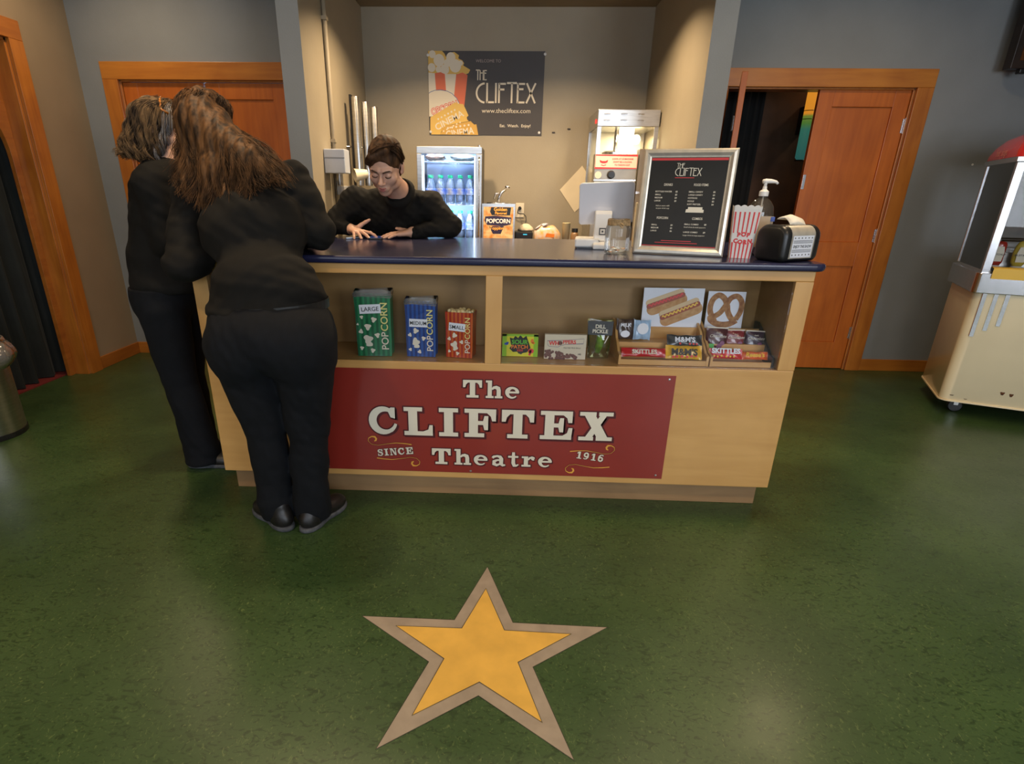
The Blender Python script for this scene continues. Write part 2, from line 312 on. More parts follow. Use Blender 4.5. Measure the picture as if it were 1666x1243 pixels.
# heavy slab-serif letters: ('r', x0,y0,x1,y1), ('p', pts), ('s', pts, width)
def _slab():
    G = {}
    G['C'] = (1.0, [('s', arc(.50, .5, .37, .41, 48, 312, 22), [.10 + .16 * math.sin(PI * (i / 22)) for i in range(23)]), ('p', [(.70, .62), (.84, .58), (.84, .97), (.72, .97), (.60, .88)]), ('s', arc(.50, .5, .37, .41, 300, 345, 5), [.14, .13, .12, .11, .10, .09])])
    G['L'] = (.98, [('r', .16, 0, .44, 1), ('r', .02, .86, .60, 1), ('r', .02, 0, .92, .15), ('p', [(.62, .15), (.92, .15), (.92, .38), (.82, .38), (.78, .22)])])
    G['I'] = (.72, [('r', .20, 0, .48, 1), ('r', .04, .86, .64, 1), ('r', .04, 0, .64, .14)])
    G['F'] = (1.04, [('r', .16, 0, .44, 1), ('r', .02, .86, 1.0, 1), ('r', .02, 0, .64, .14), ('p', [(.72, .86), (1.0, .86), (1.0, .58), (.88, .58), (.84, .74)]), ('r', .44, .44, .64, .58), ('p', [(.64, .26), (.76, .26), (.76, .76), (.64, .76), (.60, .58), (.60, .44)])])
    G['T'] = (1.12, [('r', .40, 0, .68, 1), ('r', .04, .85, 1.04, 1), ('r', .22, 0, .86, .14), ('p', [(.04, .85), (.30, .85), (.20, .74), (.16, .58), (.04, .58)]), ('p', [(.78, .85), (1.04, .85), (1.04, .58), (.92, .58), (.88, .74)])])
    G['E'] = (1.10, [('r', .16, 0, .44, 1), ('r', .02, .86, 1.0, 1), ('r', .02, 0, 1.0, .14), ('p', [(.72, .86), (1.0, .86), (1.0, .60), (.88, .60), (.84, .76)]), ('p', [(.72, .14), (1.0, .14), (1.02, .42), (.90, .42), (.86, .24)]), ('r', .44, .43, .64, .57), ('p', [(.62, .26), (.74, .26), (.74, .76), (.62, .76), (.58, .57), (.58, .43)])])
    G['X'] = (1.10, [('p', [(.10, 1), (.44, 1), (.98, 0), (.64, 0)]), ('p', [(.70, 1), (.90, 1), (.38, 0), (.16, 0)]), ('r', .02, .87, .52, 1), ('r', .60, .87, 1.04, 1), ('r', .02, 0, .48, .13), ('r', .56, 0, 1.06, .13)])
    G['h'] = (.92, [('r', .12, 0, .34, 1), ('r', .02, .88, .34, 1), ('r', .02, 0, .44, .12), ('s', [(.34, .50), (.44, .60), (.56, .62), (.67, .56), (.70, .44), (.70, 0)], [.10, .14, .18, .22, .22, .22]), ('r', .50, 0, .90, .12)])
    G['e'] = (.80, [('s', arc(.40, .33, .27, .28, 0, 318, 22), [.20, .19, .17, .15, .13, .12, .12, .13, .16, .19, .22, .24, .23, .21, .18, .16, .14, .12, .11, .10, .09, .08, .07]), ('r', .18, .30, .74, .41)])
    G['a'] = (.82, [('s', [(.12, .50), (.18, .58), (.36, .63), (.52, .58), (.58, .46), (.58, .12), (.66, .04), (.80, .06)], [.16, .14, .12, .18, .22, .22, .14, .10]), ('s', [(.55, .38), (.36, .37), (.20, .28), (.20, .12), (.34, .04), (.55, .14)], [.10, .12, .18, .2, .14, .1])])
    G['t'] = (.62, [('s', [(.30, .90), (.30, .20), (.36, .05), (.46, .04), (.58, .12)], [.16, .22, .20, .12, .08]), ('r', .02, .55, .56, .67)])
    G['r'] = (.76, [('r', .14, 0, .36, .66), ('r', .02, .55, .36, .66), ('r', .02, 0, .50, .12), ('s', [(.36, .44), (.44, .56), (.56, .60), (.66, .56)], [.08, .12, .14, .14]), ('s', arc(.62, .52, .055, .055, 0, 330, 8), .11)])
    G['S'] = (.84, [('s', [(.70, .72), (.58, .88), (.38, .92), (.20, .84), (.16, .70), (.26, .58), (.50, .50), (.66, .40), (.68, .24), (.56, .10), (.36, .06), (.16, .16), (.10, .28)], [.1, .12, .14, .18, .20, .22, .24, .22, .2, .16, .13, .12, .1]), ('r', .66, .62, .76, .98), ('r', .06, .02, .15, .38)])
    G['N'] = (1.05, [('r', .12, 0, .26, 1), ('r', .02, .88, .42, 1), ('r', .02, 0, .38, .12), ('p', [(.16, 1), (.42, 1), (.90, 0), (.66, 0)]), ('r', .76, 0, .90, 1), ('r', .62, .88, 1.0, 1)])
    G['1'] = (.62, [('r', .22, 0, .44, 1), ('r', .06, 0, .60, .13), ('p', [(.22, 1), (.22, .76), (.06, .70), (.06, .82)])])
    G['9'] = (.82, [('s', arc(.38, .66, .21, .26, 0, 360, 18), .2), ('s', [(.59, .66), (.58, .34), (.46, .12), (.28, .06), (.12, .16)], [.2, .2, .16, .12, .14])])
    G['6'] = (.82, [('s', arc(.40, .32, .21, .26, 0, 360, 18), .2), ('s', [(.19, .34), (.20, .66), (.32, .88), (.50, .94), (.66, .84)], [.2, .2, .16, .12, .14])])
    return G
SLAB = _slab()
def slab(mb, s, T, x, y, h, grow=0.0, z=0.0, sp=0.10, sx=1.0, rot=0.0, dx=0.0, dy=0.0):
    """grow: extra stroke outline, in units of letter height"""
    ca, sa = math.cos(rot), math.sin(rot); x0, y0 = x, y; u = 0.0
    def tr(p): a, b = (u + p[0]) * h * sx, p[1] * h; return (x0 + a * ca - b * sa + dx, y0 + a * sa + b * ca + dy)
    for ch in s:
        adv, parts = SLAB[ch]
        for q in parts:
            z += 1.5e-5
            if q[0] == 'r': mb.poly([tr((q[1] - grow, q[2] - grow)), tr((q[3] + grow, q[2] - grow)), tr((q[3] + grow, q[4] + grow)), tr((q[1] - grow, q[4] + grow))], T, z)
            elif q[0] == 'p':
                pts = q[1]; cx = sum(a for a, b in pts) / len(pts); cy = sum(b for a, b in pts) / len(pts)
                mb.poly([tr(p) for p in pts], T, z)
                if grow: mb.ribbon([tr(p) for p in pts], 2 * grow * h, T, z, close=True)
            else:
                w = q[2]; w = [k * h + 2 * grow * h for k in w] if isinstance(w, list) else w * h + 2 * grow * h
                mb.ribbon([tr(p) for p in q[1]], w, T, z)
        u += adv + sp
    return x0 + u * h * sx
# ------------------------------------------------------------------ the room
XL, XR, YF, YD = -3.165, 4.6, -3.0, 4.631        # left wall, right wall, window wall, door wall
AL, AR, AY0, AY1, AZ = -1.185, 1.065, 3.66, 5.17, 2.64   # alcove
mb = MB().box((XL - 2.2, YF, -0.05), (XR, 8.4, 0)); struct('floor', mb, M['floor'])
mb = MB().box((XL - 2.2, YF, CEIL), (XR, AY0, CEIL + .1)).box((XL - 2.2, AY0, CEIL), (XR, 8.4, CEIL + .1)); struct('ceiling', mb, M['ceiling'])
# left wall with a cased opening (Y 3.0 .. 4.01, z 0 .. 2.18)
OY0, OY1, OZ = 2.75, 4.01, 2.185
mb = MB().box((XL - .14, OY1, 0), (XL, YD + .12, CEIL)).box((XL - .14, YF, 0), (XL, OY0, CEIL)).box((XL - .14, OY0, OZ), (XL, OY1, CEIL)); struct('wall_left', mb, M['wall_tan'])
mb = MB().box((XR, YF, 0), (XR + .12, 8.4, CEIL)); struct('wall_right', mb, M['wall_grey'])
# door wall, left bay and right bay
DLX0, DLX1 = -2.872, -1.63; DRX0, DRX1 = 1.511, 2.799; DZ = 2.035; DZL = 2.055
mb = MB().box((XL, YD, 0), (DLX0, YD + .12, CEIL)).box((DLX0, YD, DZL), (DLX1, YD + .12, CEIL)).box((DLX1, YD, 0), (AL - .125, YD + .12, CEIL)); struct('wall_back_left', mb, M['wall_grey'])
mb = MB().box((AR + .13, YD, 0), (DRX0, YD + .12, CEIL)).box((DRX0, YD, DZ), (DRX1, YD + .12, CEIL)).box((DRX1, YD, 0), (XR, YD + .12, CEIL)); struct('wall_back_right', mb, M['wall_grey'])
# stub walls of the alcove: grey on the lobby face, taupe inside
def stub(name, x0, x1, inner):
    mb = MB(); mb.box((x0, AY0, 0), (x1, AY1 + .1, CEIL))
    for i, f in enumerate(mb.f):
        n = (Vector(mb.v[f[1]]) - Vector(mb.v[f[0]])).cross(Vector(mb.v[f[2]]) - Vector(mb.v[f[1]])).normalized()
        mb.m[i] = 1 if n.x * inner > .5 else 0
    struct(name, mb, M['wall_grey'], mats=[M['wall_grey'], M['wall_alcove']])
stub('wall_alcove_left', AL - .125, AL, 1); stub('wall_alcove_right', AR, AR + .13, -1)
mb = MB().box((AL, AY1, 0), (AR, AY1 + .1, CEIL)); struct('wall_alcove_back', mb, M['wall_alcove'])
mb = MB().box((AL, AY0, AZ), (AR, AY0 + .12, CEIL)); struct('wall_alcove_header', mb, M['wall_grey'])
mb = MB().box((AL, AY0 + .12, AZ), (AR, AY1, AZ + .08)); struct('ceiling_alcove', mb, M['ceil_alcove'])
# wall with shop windows behind the camera
mb = MB(); xs = [(-2.8, -1.0), (-.4, 1.4), (2.0, 3.8)]; prev = XL
for a, b in xs: mb.box((prev, YF - .12, 0), (a, YF, CEIL)); mb.box((a, YF - .12, 0), (b, YF, .85)); mb.box((a, YF - .12, 2.65), (b, YF, CEIL)); prev = b
mb.box((prev, YF - .12, 0), (XR, YF, CEIL)); struct('wall_front', mb, M['wall_tan'])
for i, (a, b) in enumerate(xs):
    mb = MB(); z0, z1 = .85, 2.65
    for c, d in (((a, z0), (b, z0 + .07)), ((a, z1 - .07), (b, z1)), ((a, z0), (a + .07, z1)), ((b - .07, z0), (b, z1)), (((a + b) / 2 - .025, z0), ((a + b) / 2 + .025, z1)), ((a, 1.95), (b, 2.0))): mb.box((c[0], YF - .1, c[1]), (d[0], YF - .03, d[1]))
    w = struct('window_%d' % (i + 1), mb, M['trim']); MB().box((a + .05, YF - .07, z0 + .05), (b - .05, YF - .064, z1 - .05)).build('pane', M['glass'], w)

# ---- casings
def casing(name, x0, x1, z, w=.113, right=True, left=True, over=0.0):
    y0, y1 = YD - .025, YD - .001
    mb = MB(); mb.box((x0 - w - over, y0, z), (x1 + w + over, y1, z + w)); o = mb.build(name, M['trim_x'], bevel=.003); o['kind'] = 'structure'
    mb = MB()
    if left: mb.box((x0 - w, y0, 0), (x0, y1, z))
    if right: mb.box((x1, y0, 0), (x1 + w, y1, z))
    # jamb lining and stop
    if left: mb.box((x0 - .001, y1, 0), (x0 + .012, YD + .12, z))
    if right: mb.box((x1 - .012, y1, 0), (x1 + .001, YD + .12, z))
    mb.box((x0, y1, z - .012), (x1, YD + .12, z)); mb.build('upright', M['trim'], o, bevel=.003)
    return o
casing('trim_1', DLX0, DLX1, DZL); casing('trim_2', DRX0, DRX1, DZ)
# trim of the opening in the left wall
tw = .112
mb = MB().box((XL + .001, OY0 - tw, OZ), (XL + .025, OY1 + tw, OZ + tw)); o3 = struct('trim_3', mb, M['trim_y'], bevel=.003)
mb = MB().box((XL + .001, OY1, 0), (XL + .025, OY1 + tw, OZ)).box((XL + .001, OY0 - tw, 0), (XL + .025, OY0, OZ))
mb.box((XL - .15, OY1 - .018, 0), (XL + .001, OY1, OZ)).box((XL - .15, OY0, 0), (XL + .001, OY0 + .018, OZ)).box((XL - .15, OY0, OZ - .018), (XL + .001, OY1, OZ)); mb.build('upright', M['trim'], o3, bevel=.002)
# arched head board inside the opening, its legs added for the jamb's shade
pts = [(OY1 - .018, OZ - .018), (OY1 - .018, 0), (OY1 - .068, 0)]
cy, cz, ry, rz = (OY0 + OY1) / 2, OZ - .70, (OY1 - OY0) / 2 - .018 - .05, .52
pts += [(cy + ry * math.cos(a), cz + rz * math.sin(a)) for a in [PI * i / 28 for i in range(29)]]
pts += [(OY0 + .068, 0), (OY0 + .018, 0), (OY0 + .018, OZ - .018)]
MB().prism(pts, XL - .13, XL - .10, 'X').build('arch_panel', M['trim_y'], o3, bevel=.002)
# baseboards
bh = .095
for nm, a, b, m in (('baseboard_left', (XL + .001, OY1 + tw, 0), (XL + .016, YD - .001, bh), 'trim_y'), ('baseboard_back_left', (XL + .016, YD - .016, 0), (DLX0 - .113, YD - .001, bh), 'trim_x'),
                    ('baseboard_back_right', (DRX1 + .113, YD - .016, 0), (XR, YD - .001, bh), 'trim_x')):
    struct(nm, MB().box(a, b), M[m], bevel=.003)

# ---- doors: framed leaf with recessed panels
def leaf_mesh(w, h, t=.035, st=.105, top=.105, mid=.18, bot=.22, midz=.82, hw=None):
    """origin at hinge foot, leaf along +x, front face at y=0"""
    mb = MB(); mb.box((0, 0, 0), (st, t, h)); mb.box((w - st, 0, 0), (w, t, h)); mb.box((st, 0, h - top), (w - st, t, h)); mb.box((st, 0, 0), (w - st, t, bot)); mb.box((st, 0, midz), (w - st, t, midz + mid))
    for z0, z1 in ((bot, midz), (midz + mid, h - top)):
        mb.box((st, .012, z0), (w - st, t - .012, z1))
    return mb
def door(n, x, y, rz, w, h, flip, hinges, st=.105):
    mb = leaf_mesh(w, h, st=st)
    if flip: mb.v = [(-a, b, c) for a, b, c in mb.v]; mb.f = [tuple(reversed(f)) for f in mb.f]
    o = mb.build('door_%d' % n, M['door'], bevel=.0025); o.location = (x, y, .006); o.rotation_euler = (0, 0, rz); o['kind'] = 'structure'
    for hz in hinges:
        s = -1 if flip else 1
        q = MB(); q.tube([(-.004 * s, -.006, hz - .05), (-.004 * s, -.006, hz + .05)], .0065, 10); q.box((min(0, .012 * s), -.002, hz - .045), (max(0, .012 * s), .001, hz + .045)); q.build('hinge', M['chrome'], o, smooth=False)
    return o
door(1, DLX0 + .014, YD + .012, 0, .600, 2.035, False, (1.81, 1.05, .30))
door(2, DLX1 - .014, YD + .012, 0, .600, 2.035, True, (1.80, 1.05, .30))
dl = door(4, DRX1 - .014, YD + .012, 0, .626, 2.018, True, (1.795, 1.05, .30))
MB().cbox((-.612, .004, 1.42), (.02, .01, .10)).cbox((-.612, .004, 1.05), (.02, .01, .16)).build('latch_plate', M['chrome'], dl, bevel=.001)
# open leaf, seen edge on, swung into the lobby
ol = door(3, 1.583, 4.610, math.radians(-108.6), .630, 2.018, False, (1.8, 1.05, .3))
# ---- dark auditorium behind the open door
mb = MB().box((.9, 5.35, 0), (4.6, 5.45, CEIL)); struct('wall_auditorium', mb, mat('dark_auditorium_paint', (0.07, 0.030, 0.012), .7, var=.2))
mb = MB().box((.9, 5.30, 0), (4.6, 5.35, 1.02)); struct('trim_auditorium', mb, mat('dark_red_wainscot', (0.045, 0.010, 0.006), .5, var=.2))
mb = MB(); n = 30
rs = [(1.50 + .52 * i / n, 5.22 + .025 * math.sin(i * 1.9)) for i in range(n + 1)]
mb.add([(x, y, .1) for x, y in rs] + [(x, y, 2.6) for x, y in rs] + [(x, y + .01, .1) for x, y in rs] + [(x, y + .01, 2.6) for x, y in rs], [(i, i + 1, i + n + 2, i + n + 1) for i in range(n)] + [(i + 2 * n + 3, i + 2 * n + 2, i + 3 * n + 3, i + 3 * n + 4) for i in range(n)])
tag(mb.build('curtain', mat('black_velvet', (0.004, 0.004, 0.004), .9, var=.2), smooth=True), 'black curtain hanging in the dark room behind the open wooden door', 'curtain')
area('auditorium_fill', (3.2, 5.0, 2.8), (2.6, 5.35, 1.2), .2, 4.5, WARM)  # added unseen fill that lifts the auditorium wall out of black
t = thing('stained_glass_lamp', 'narrow lit stained glass lamp, amber over green, beyond the open door', 'lamp', (2.375, 5.20, 1.60))
mb = MB().lathe([(.03, 0), (.048, .02), (.048, .62), (.03, .64)], n=16, T=Matrix.Diagonal((1, .8, 1, 1)))
def lampmat():
    m, nt, p = _nt('stained_glass'); tc = nt.nodes.new('ShaderNodeTexCoord'); sp = nt.nodes.new('ShaderNodeSeparateXYZ'); nt.links.new(tc.outputs['Object'], sp.inputs[0])
    mr = nt.nodes.new('ShaderNodeMath'); mr.operation = 'MULTIPLY'; mr.inputs[1].default_value = 1 / .64; nt.links.new(sp.outputs[2], mr.inputs[0])
    r = nt.nodes.new('ShaderNodeValToRGB'); e = r.color_ramp.elements; r.color_ramp.interpolation = 'LINEAR'
    for _ in range(4): e.new(.5)
    for i, (pos, c) in enumerate([(0, (.02, .10, .09)), (.35, (.03, .14, .10)), (.42, (.07, .18, .03)), (.50, (.16, .22, .03)), (.53, (.75, .27, .02)), (1, (.9, .33, .03))]): e[i].position = pos; e[i].color = (*c, 1)
    nt.links.new(mr.outputs[0], r.inputs[0]); nt.links.new(r.outputs[0], p.inputs['Emission Color']); p.inputs['Emission Strength'].default_value = .8; p.inputs['Base Color'].default_value = (.02, .02, .02, 1); return m
mb.build('shade', lampmat(), t, smooth=True)
for z in (.0, .30, .36, .64): MB().lathe([(.047, z - .004), (.050, z), (.047, z + .004)], n=16, T=Matrix.Diagonal((1, .8, 1, 1))).build('lead_band', M['black'], t)

MB().box((-.02, .035, .2), (.02, .1495, .40)).build('wall_plate', M['black'], t)
# ---- room beyond the left opening: black curtain, red carpet
mb = MB().box((XL - 2.2, OY0 - .6, 0), (XL - 2.1, OY1 + .8, CEIL)).box((XL - 2.2, OY1 + .7, 0), (XL - .14, OY1 + .8, CEIL)).box((XL - 2.2, OY0 - .7, 0), (XL - .14, OY0 - .6, CEIL)); struct('wall_side_room', mb, M['wall_tan'])
mb = MB().box((XL - 2.1, OY0 - .6, 0), (XL - .152, OY1 + .7, .006)); struct('floor_side_room', mb, mat('red_carpet', (.16, .012, .012), .95, var=.2, scale=90))
def drape(x, ya, yb, z0, z1, amp, waves, m, name, label, th=.006):
    n = 150; mb = MB(); zs = [z0 + (z1 - z0) * k / 14 for k in range(15)]; ft = []; bk = []
    for z in zs:
        k = (z - z0) / (z1 - z0); row = []
        for i in range(n + 1):
            u = i / n; a = amp * (1.15 - .5 * k)
            row.append((x + a * math.sin(u * waves * 2 * PI + .5 * math.sin(9 * u)) + .3 * a * math.sin(u * waves * 4.7 * PI + 2 * k), ya + (yb - ya) * u + .012 * math.sin(u * 31), z))
        ft.append(row); bk.append([(p[0] - th, p[1], p[2]) for p in row])
    for rows, inv in ((ft, False), (bk, True)):
        b = len(mb.v); mb.v += [p for r in rows for p in r]
        for j in range(14):
            for i in range(n):
                q = (b + j * (n + 1) + i, b + j * (n + 1) + i + 1, b + (j + 1) * (n + 1) + i + 1, b + (j + 1) * (n + 1) + i)
                mb.f.append(q if not inv else q[::-1]); mb.m.append(0)
    return tag(mb.build(name, m, smooth=True), label, 'curtain')
drape(XL - .23, 2.45, OY1 + .17, .012, 2.12, .035, 11, mat('black_curtain', (0.008, 0.011, 0.010), .85, var=.2, sheen=.05), 'curtain', 'floor-length black curtain in the cased opening of the left wall')
q = MB().tube([(XL - .23, 2.1, 2.135), (XL - .23, 4.3, 2.135)], .014, 10); tag(q.build('curtain_rod', M['black'], smooth=True), 'black rod carrying the black curtain in the left opening', 'curtain rod')

# ---- star set into the floor
t = thing('floor_star', 'yellow five-pointed star with a grey-beige border inlaid in the green floor', 'floor star', (-.035 * 1.333, 1.0248 * 1.333, 0), -.0068)
def starpts(R, r, k=1.0): return [((R if i % 2 == 0 else r) * k * math.sin(PI * i / 5), (R if i % 2 == 0 else r) * k * math.cos(PI * i / 5)) for i in range(10)]
RO, RI = .3226 * 1.333, .1248 * 1.333
def inlay(pts, z): return MB().prism(pts, -.001, z, 'Z')
inlay(starpts(RO, RI), .0012).build('border', mat('grey_beige_linoleum', (.33, .27, .205), .4, var=.10, scale=14, bump=.1), t)
inlay(starpts(RO * .70, RI * .715), .0024).build('yellow_star', mat('yellow_linoleum', (.72, .42, .075), .38, var=.10, scale=9, bump=.1), t)
def seam(pts, w, z): return MB().ribbon(pts, w, z=z, close=True)
s = seam(starpts(RO, RI), .0022, .0014); s.ribbon(starpts(RO * .70, RI * .715), .0022, z=.0027, close=True); s.build('seam', mat('dark_seam', (.05, .045, .03), .8, var=.3), t)
# ------------------------------------------------------------------ the counter
CF = 2.293
counter = thing('concession_counter', 'maple display counter with a navy top, glazed candy shelf and red sign', 'counter', (0, 0, 0))
X0, X1, YB_ = -1.282, 1.193, 3.16
rz0, rz1, RXL, RXR, PY = .661, 1.021, -1.219, 1.124, 2.60
th = .02
def yz(mb): return mb
mb = MB()
# lower front, header, end stiles, centre post (front frame)
mb.box((X0, CF, .115), (X1, CF + th, rz0)); mb.box((X0, CF, rz1), (X1, CF + th, 1.062)); mb.build('front_panel', M['maple'], counter, bevel=.004)
for a, b in ((X0, RXL), (RXR, X1)): MB().box((a, CF, rz0), (b, CF + th, rz1)).build('stile', M['maple_z'], counter, bevel=.002)
MB().box((-.084, CF - .001, rz0 - .001), (-.017, CF + .05, rz1 + .001)).build('centre_post', M['maple_z'], counter, bevel=.002)
for x in (X0, X1 - th): MB().box((x, CF + th, .115), (x + th, YB_, 1.062)).build('end_panel', M['maple_z'], counter, bevel=.003)
MB().box((X0 + th, YB_ - th, .115), (X1 - th, YB_, 1.062)).build('rear_panel', M['maple'], counter)
mb = MB().box((RXL, CF + th, rz0 - .02), (RXR, PY, rz0 - .001)); mb.build('display_shelf', M['maple'], counter)
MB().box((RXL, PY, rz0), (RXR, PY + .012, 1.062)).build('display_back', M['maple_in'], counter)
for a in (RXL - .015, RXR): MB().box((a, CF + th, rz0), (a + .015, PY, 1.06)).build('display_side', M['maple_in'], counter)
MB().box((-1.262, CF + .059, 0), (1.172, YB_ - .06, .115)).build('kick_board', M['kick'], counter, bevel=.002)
# navy laminate top with rounded edge
pts = []
tx0, tx1, ty0, ty1, rr = X0 - .035, X1 + .034, CF - .03, 3.30, .05
for cx, cy, a0 in ((tx1 - rr, ty1 - rr, 0), (tx0 + rr, ty1 - rr, 90), (tx0 + rr, ty0 + rr, 180), (tx1 - rr, ty0 + rr, 270)): pts += arc(cx, cy, rr, rr, a0, a0 + 90, 6)
MB().prism(pts, 1.062, 1.092, 'Z').build('countertop', M['navy'], counter, bevel=.012, seg=4, smooth=False)
CT = 1.0925
# glass of the two display bays
for a, b in ((RXL, -.084), (-.017, RXR)): MB().box((a + .001, CF + .008, rz0 + .001), (b - .001, CF + .012, rz1 - .001)).build('display_glass', M['glass'], counter)

# ------------------------------------------------------------------ red sign on the front
sign = thing('sign', 'dark red rectangular theatre sign with cream slab letters on the counter front', 'sign', (0, 0, 0))
SY = CF - .004
MB().box((-.803, SY, .145), (.717, CF - .0004, .628)).build('board', mat('dark_red_sign_print', (.27, .026, .017), .32, var=.03, coat=.35, coatr=.12), sign, bevel=.001)
T = face_T(0, SY, 0)
ol, le, gd, rd = MB(), MB(), MB(), MB()
def both(s, x, y, h, w, **k):
    a = sum(SLAB[c][0] for c in s) + .10 * (len(s) - 1); sx = w / (a * h)
    slab(ol, s, T, x, y, h, grow=.045 if h > .08 else .06, z=.0004, sx=sx, **k); slab(ol, s, T, x, y, h, grow=.03, z=.0005, sx=sx, dx=.006 * h / .13, dy=-.006 * h / .13, **k)
    slab(le, s, T, x, y, h, z=.0012, sx=sx, **k)
both('The', -.178, .509, .079, .247); both('CLIFTEX', -.592, .324, .133, 1.075); both('Theatre', -.318, .186, .077, .545)
both('SINCE', -.560, .216, .034, .165, rot=.10); both('1916', .328, .236, .034, .125, rot=-.12)
ol.build('letter_outline', mat('maroon_outline', (.075, .006, .008), .5, var=.05), sign); le.build('lettering', M['ivory'], sign)
# scroll flourishes
GOLD, MAROON = mat('gold_print', (.80, .40, .06), .45, var=.08), mat('scroll_maroon', (.11, .008, .01), .5, var=.05)
def scroll(x, y, fx, fy, L=.17):
    def q(p): return (x + fx * p[0], y + fy * p[1])
    thin = [q(p) for p in [(0, 0), (.03, .004), (.07, .006), (.11, .000), (.15, -.008), (.18, -.004), (.195, .012), (.192, .026), (.178, .034)]]
    rd, gd = MB(), MB(); n = len(thin); rd.ribbon(thin, [.006] * n, T, .0010); gd.ribbon(thin, [.0046, .004, .003, .002, .0016, .0016, .002, .003, .005], T, .0016)
    curl = [q(p) for p in [(.178, .034), (.164, .033), (.158, .024), (.160, .016), (.167, .012)]]; gd.ribbon(curl, [.005, .0075, .0078, .007, .004], T, .0016); gd.build('gold_scroll', GOLD, sign); rd.build('scroll_shadow', MAROON, sign)
scroll(-.405, .278, -1, 1); scroll(-.565, .207, 1, -1); scroll(.300, .268, 1, 1); scroll(.480, .197, -1, -1)
for x, z in ((.69, .612), (.688, .163), (-.79, .155), (-.14, .155), (-.79, .612)):
    MB().lathe([(.0055, 0), (.0045, .002), (.001, .0026)], n=12, T=face_T(x, SY, z)).build('screw', M['steel'], sign)

# ------------------------------------------------------------------ inside the display: popcorn bags
SZ = rz0
def blob(mb, x, y, r, T, z, k=7):
    ph = rng.uniform(0, 6); n = 26
    mb.poly([(x + r * (1 + .22 * math.sin(k // 2 * a + ph) + .08 * math.sin(5 * a)) * math.cos(a), y + r * (1 + .22 * math.sin(k // 2 * a + ph) + .08 * math.cos(4 * a)) * math.sin(a)) for a in [2 * PI * i / n for i in range(n)]], T, z)
def pop_bag(name, label, cx, cy, w, d, h, rz, ca, cb, word, lab, ly, tag_tilt, top):
    t = thing(name, label, 'popcorn bag', (cx, cy, SZ + .001), rz)
    # side-gusseted sack: pinched a little at the waist, serrated mouth
    mb = MB(); rs = []
    for k in range(9):
        u = k / 8; ww = w * (.97 + .05 * u + .012 * math.sin(7 * u)); dd = d * (1 - .05 * math.sin(PI * u)); g = .22 * d * (1 - .5 * u)
        z = h * u
        rs.append([(-ww / 2, -dd / 2, z), (-ww / 4, -dd / 2 - .002 * math.sin(9 * u), z), (ww / 4, -dd / 2 + .002 * math.sin(8 * u), z), (ww / 2, -dd / 2, z), (ww / 2 - g * .25, 0, z), (ww / 2, dd / 2, z), (ww / 4, dd / 2, z), (-ww / 4, dd / 2, z), (-ww / 2, dd / 2, z), (-ww / 2 + g * .25, 0, z)])
    inner = [[(p[0] * .985, p[1] * .97, p[2]) for p in r] for r in (rs[-1],)]
    mb.rings(rs, cap=False); n = 10; b = len(mb.v); mb.v += [(p[0] * .97, p[1] * .94, h * .9) for p in rs[-1]]
    for i in range(n): mb.f.append((8 * n + i, 8 * n + (i + 1) % n, b + (i + 1) % n, b + i)); mb.m.append(0)
    mb.f.append(tuple(range(n - 1, -1, -1))); mb.m.append(0)
    nm = word.lower()
    mb.build('sack', stripes(name + '_stripes', ca, cb, 7 / w, 0, .5, rough=.35, coat=.3), t)
    if top == 'wrap': # crumpled clear sleeve standing above the sack
        q = MB(); rs2 = []
        for k in range(6):
            u = k / 5; rs2.append([(p[0] * (1.02 + .03 * math.sin(i * 2.1 + k)), p[1] * (1.04 - .25 * u), h * .98 + .028 * u + .004 * math.sin(i * 1.7 + k)) for i, p in enumerate(rs[-1])])
        q.rings(rs2, cap=False); q.build('clear_sleeve', glass('clear_wrap_' + nm, (.75, .76, .76), refl=3, rough=.15, body=.30, bodycol=(.5, .5, .48)), t, smooth=True)
        q = MB(); q.poly([(p[0] * .95, p[1] * .9) for p in rs[-1]], z=h * .955); q.build('inside', M['darkwood'], t)
    else:
        q = MB(); q.mi = 0
        for i in range(40): q.sphere((rng.uniform(-.42, .42) * w, rng.uniform(-.38, .38) * d, h * .965 + rng.uniform(0, .008)), rng.uniform(.008, .012), n=8)
        q.build('popcorn', M['popcorn'], t, smooth=True); t.children[-1]['kind'] = 'stuff'
    F = face_T(0, -d / 2 - .0022, 0); z = .0006
    q = MB(); blob(q, -w * .17, h * .29, w * .12, F, z); blob(q, -w * .14, h * .215, w * .09, F, z + .0001)
    for a, b_, r in ((-.36, .42, .06), (-.16, .50, .085), (.02, .62, .07), (.10, .36, .065), (-.36, .14, .05), (-.05, .10, .06), (-.32, .66, .045), (-.44, .54, .03)):
        z += .00012
        if b_ * h < ly - .03 or word == 'LARGE': blob(q, a * w, b_ * h, r * w, F, z)
    G = F @ Matrix.Translation((w * .41, h * .11, 0)) @ Matrix.Rotation(PI / 2, 4, 'Z')
    text(q, 'POP', G, h * .165, 0, 0, .0008, 'LEFT', bold=.012); q.build('popcorn_print', M['ivory'], t)
    q = MB(); text(q, 'CORN', G, h * .165, h * .315, 0, .0008, 'LEFT', bold=.012); q.build('yellow_print', mat('pale_yellow_print', (.80, .72, .25), .5), t)
    L = F @ Matrix.Translation((-.07 * w, ly, .0016)) @ Matrix.Rotation(tag_tilt, 4, 'Z')
    lw, lh = w * .60, .038 if word == 'LARGE' else .034
    q = MB().cbox((0, 0, .0004), (lw, lh, .0008), L); lb = q.build('size_label', M['paper'], t)
    q = MB(); text(q, word, L, lh * .66, 0, -lh * .23, .0018, bold=.01, sx=.86 if word == 'MEDIUM' else 1); q.build('lettering', M['black'], lb)
    return t
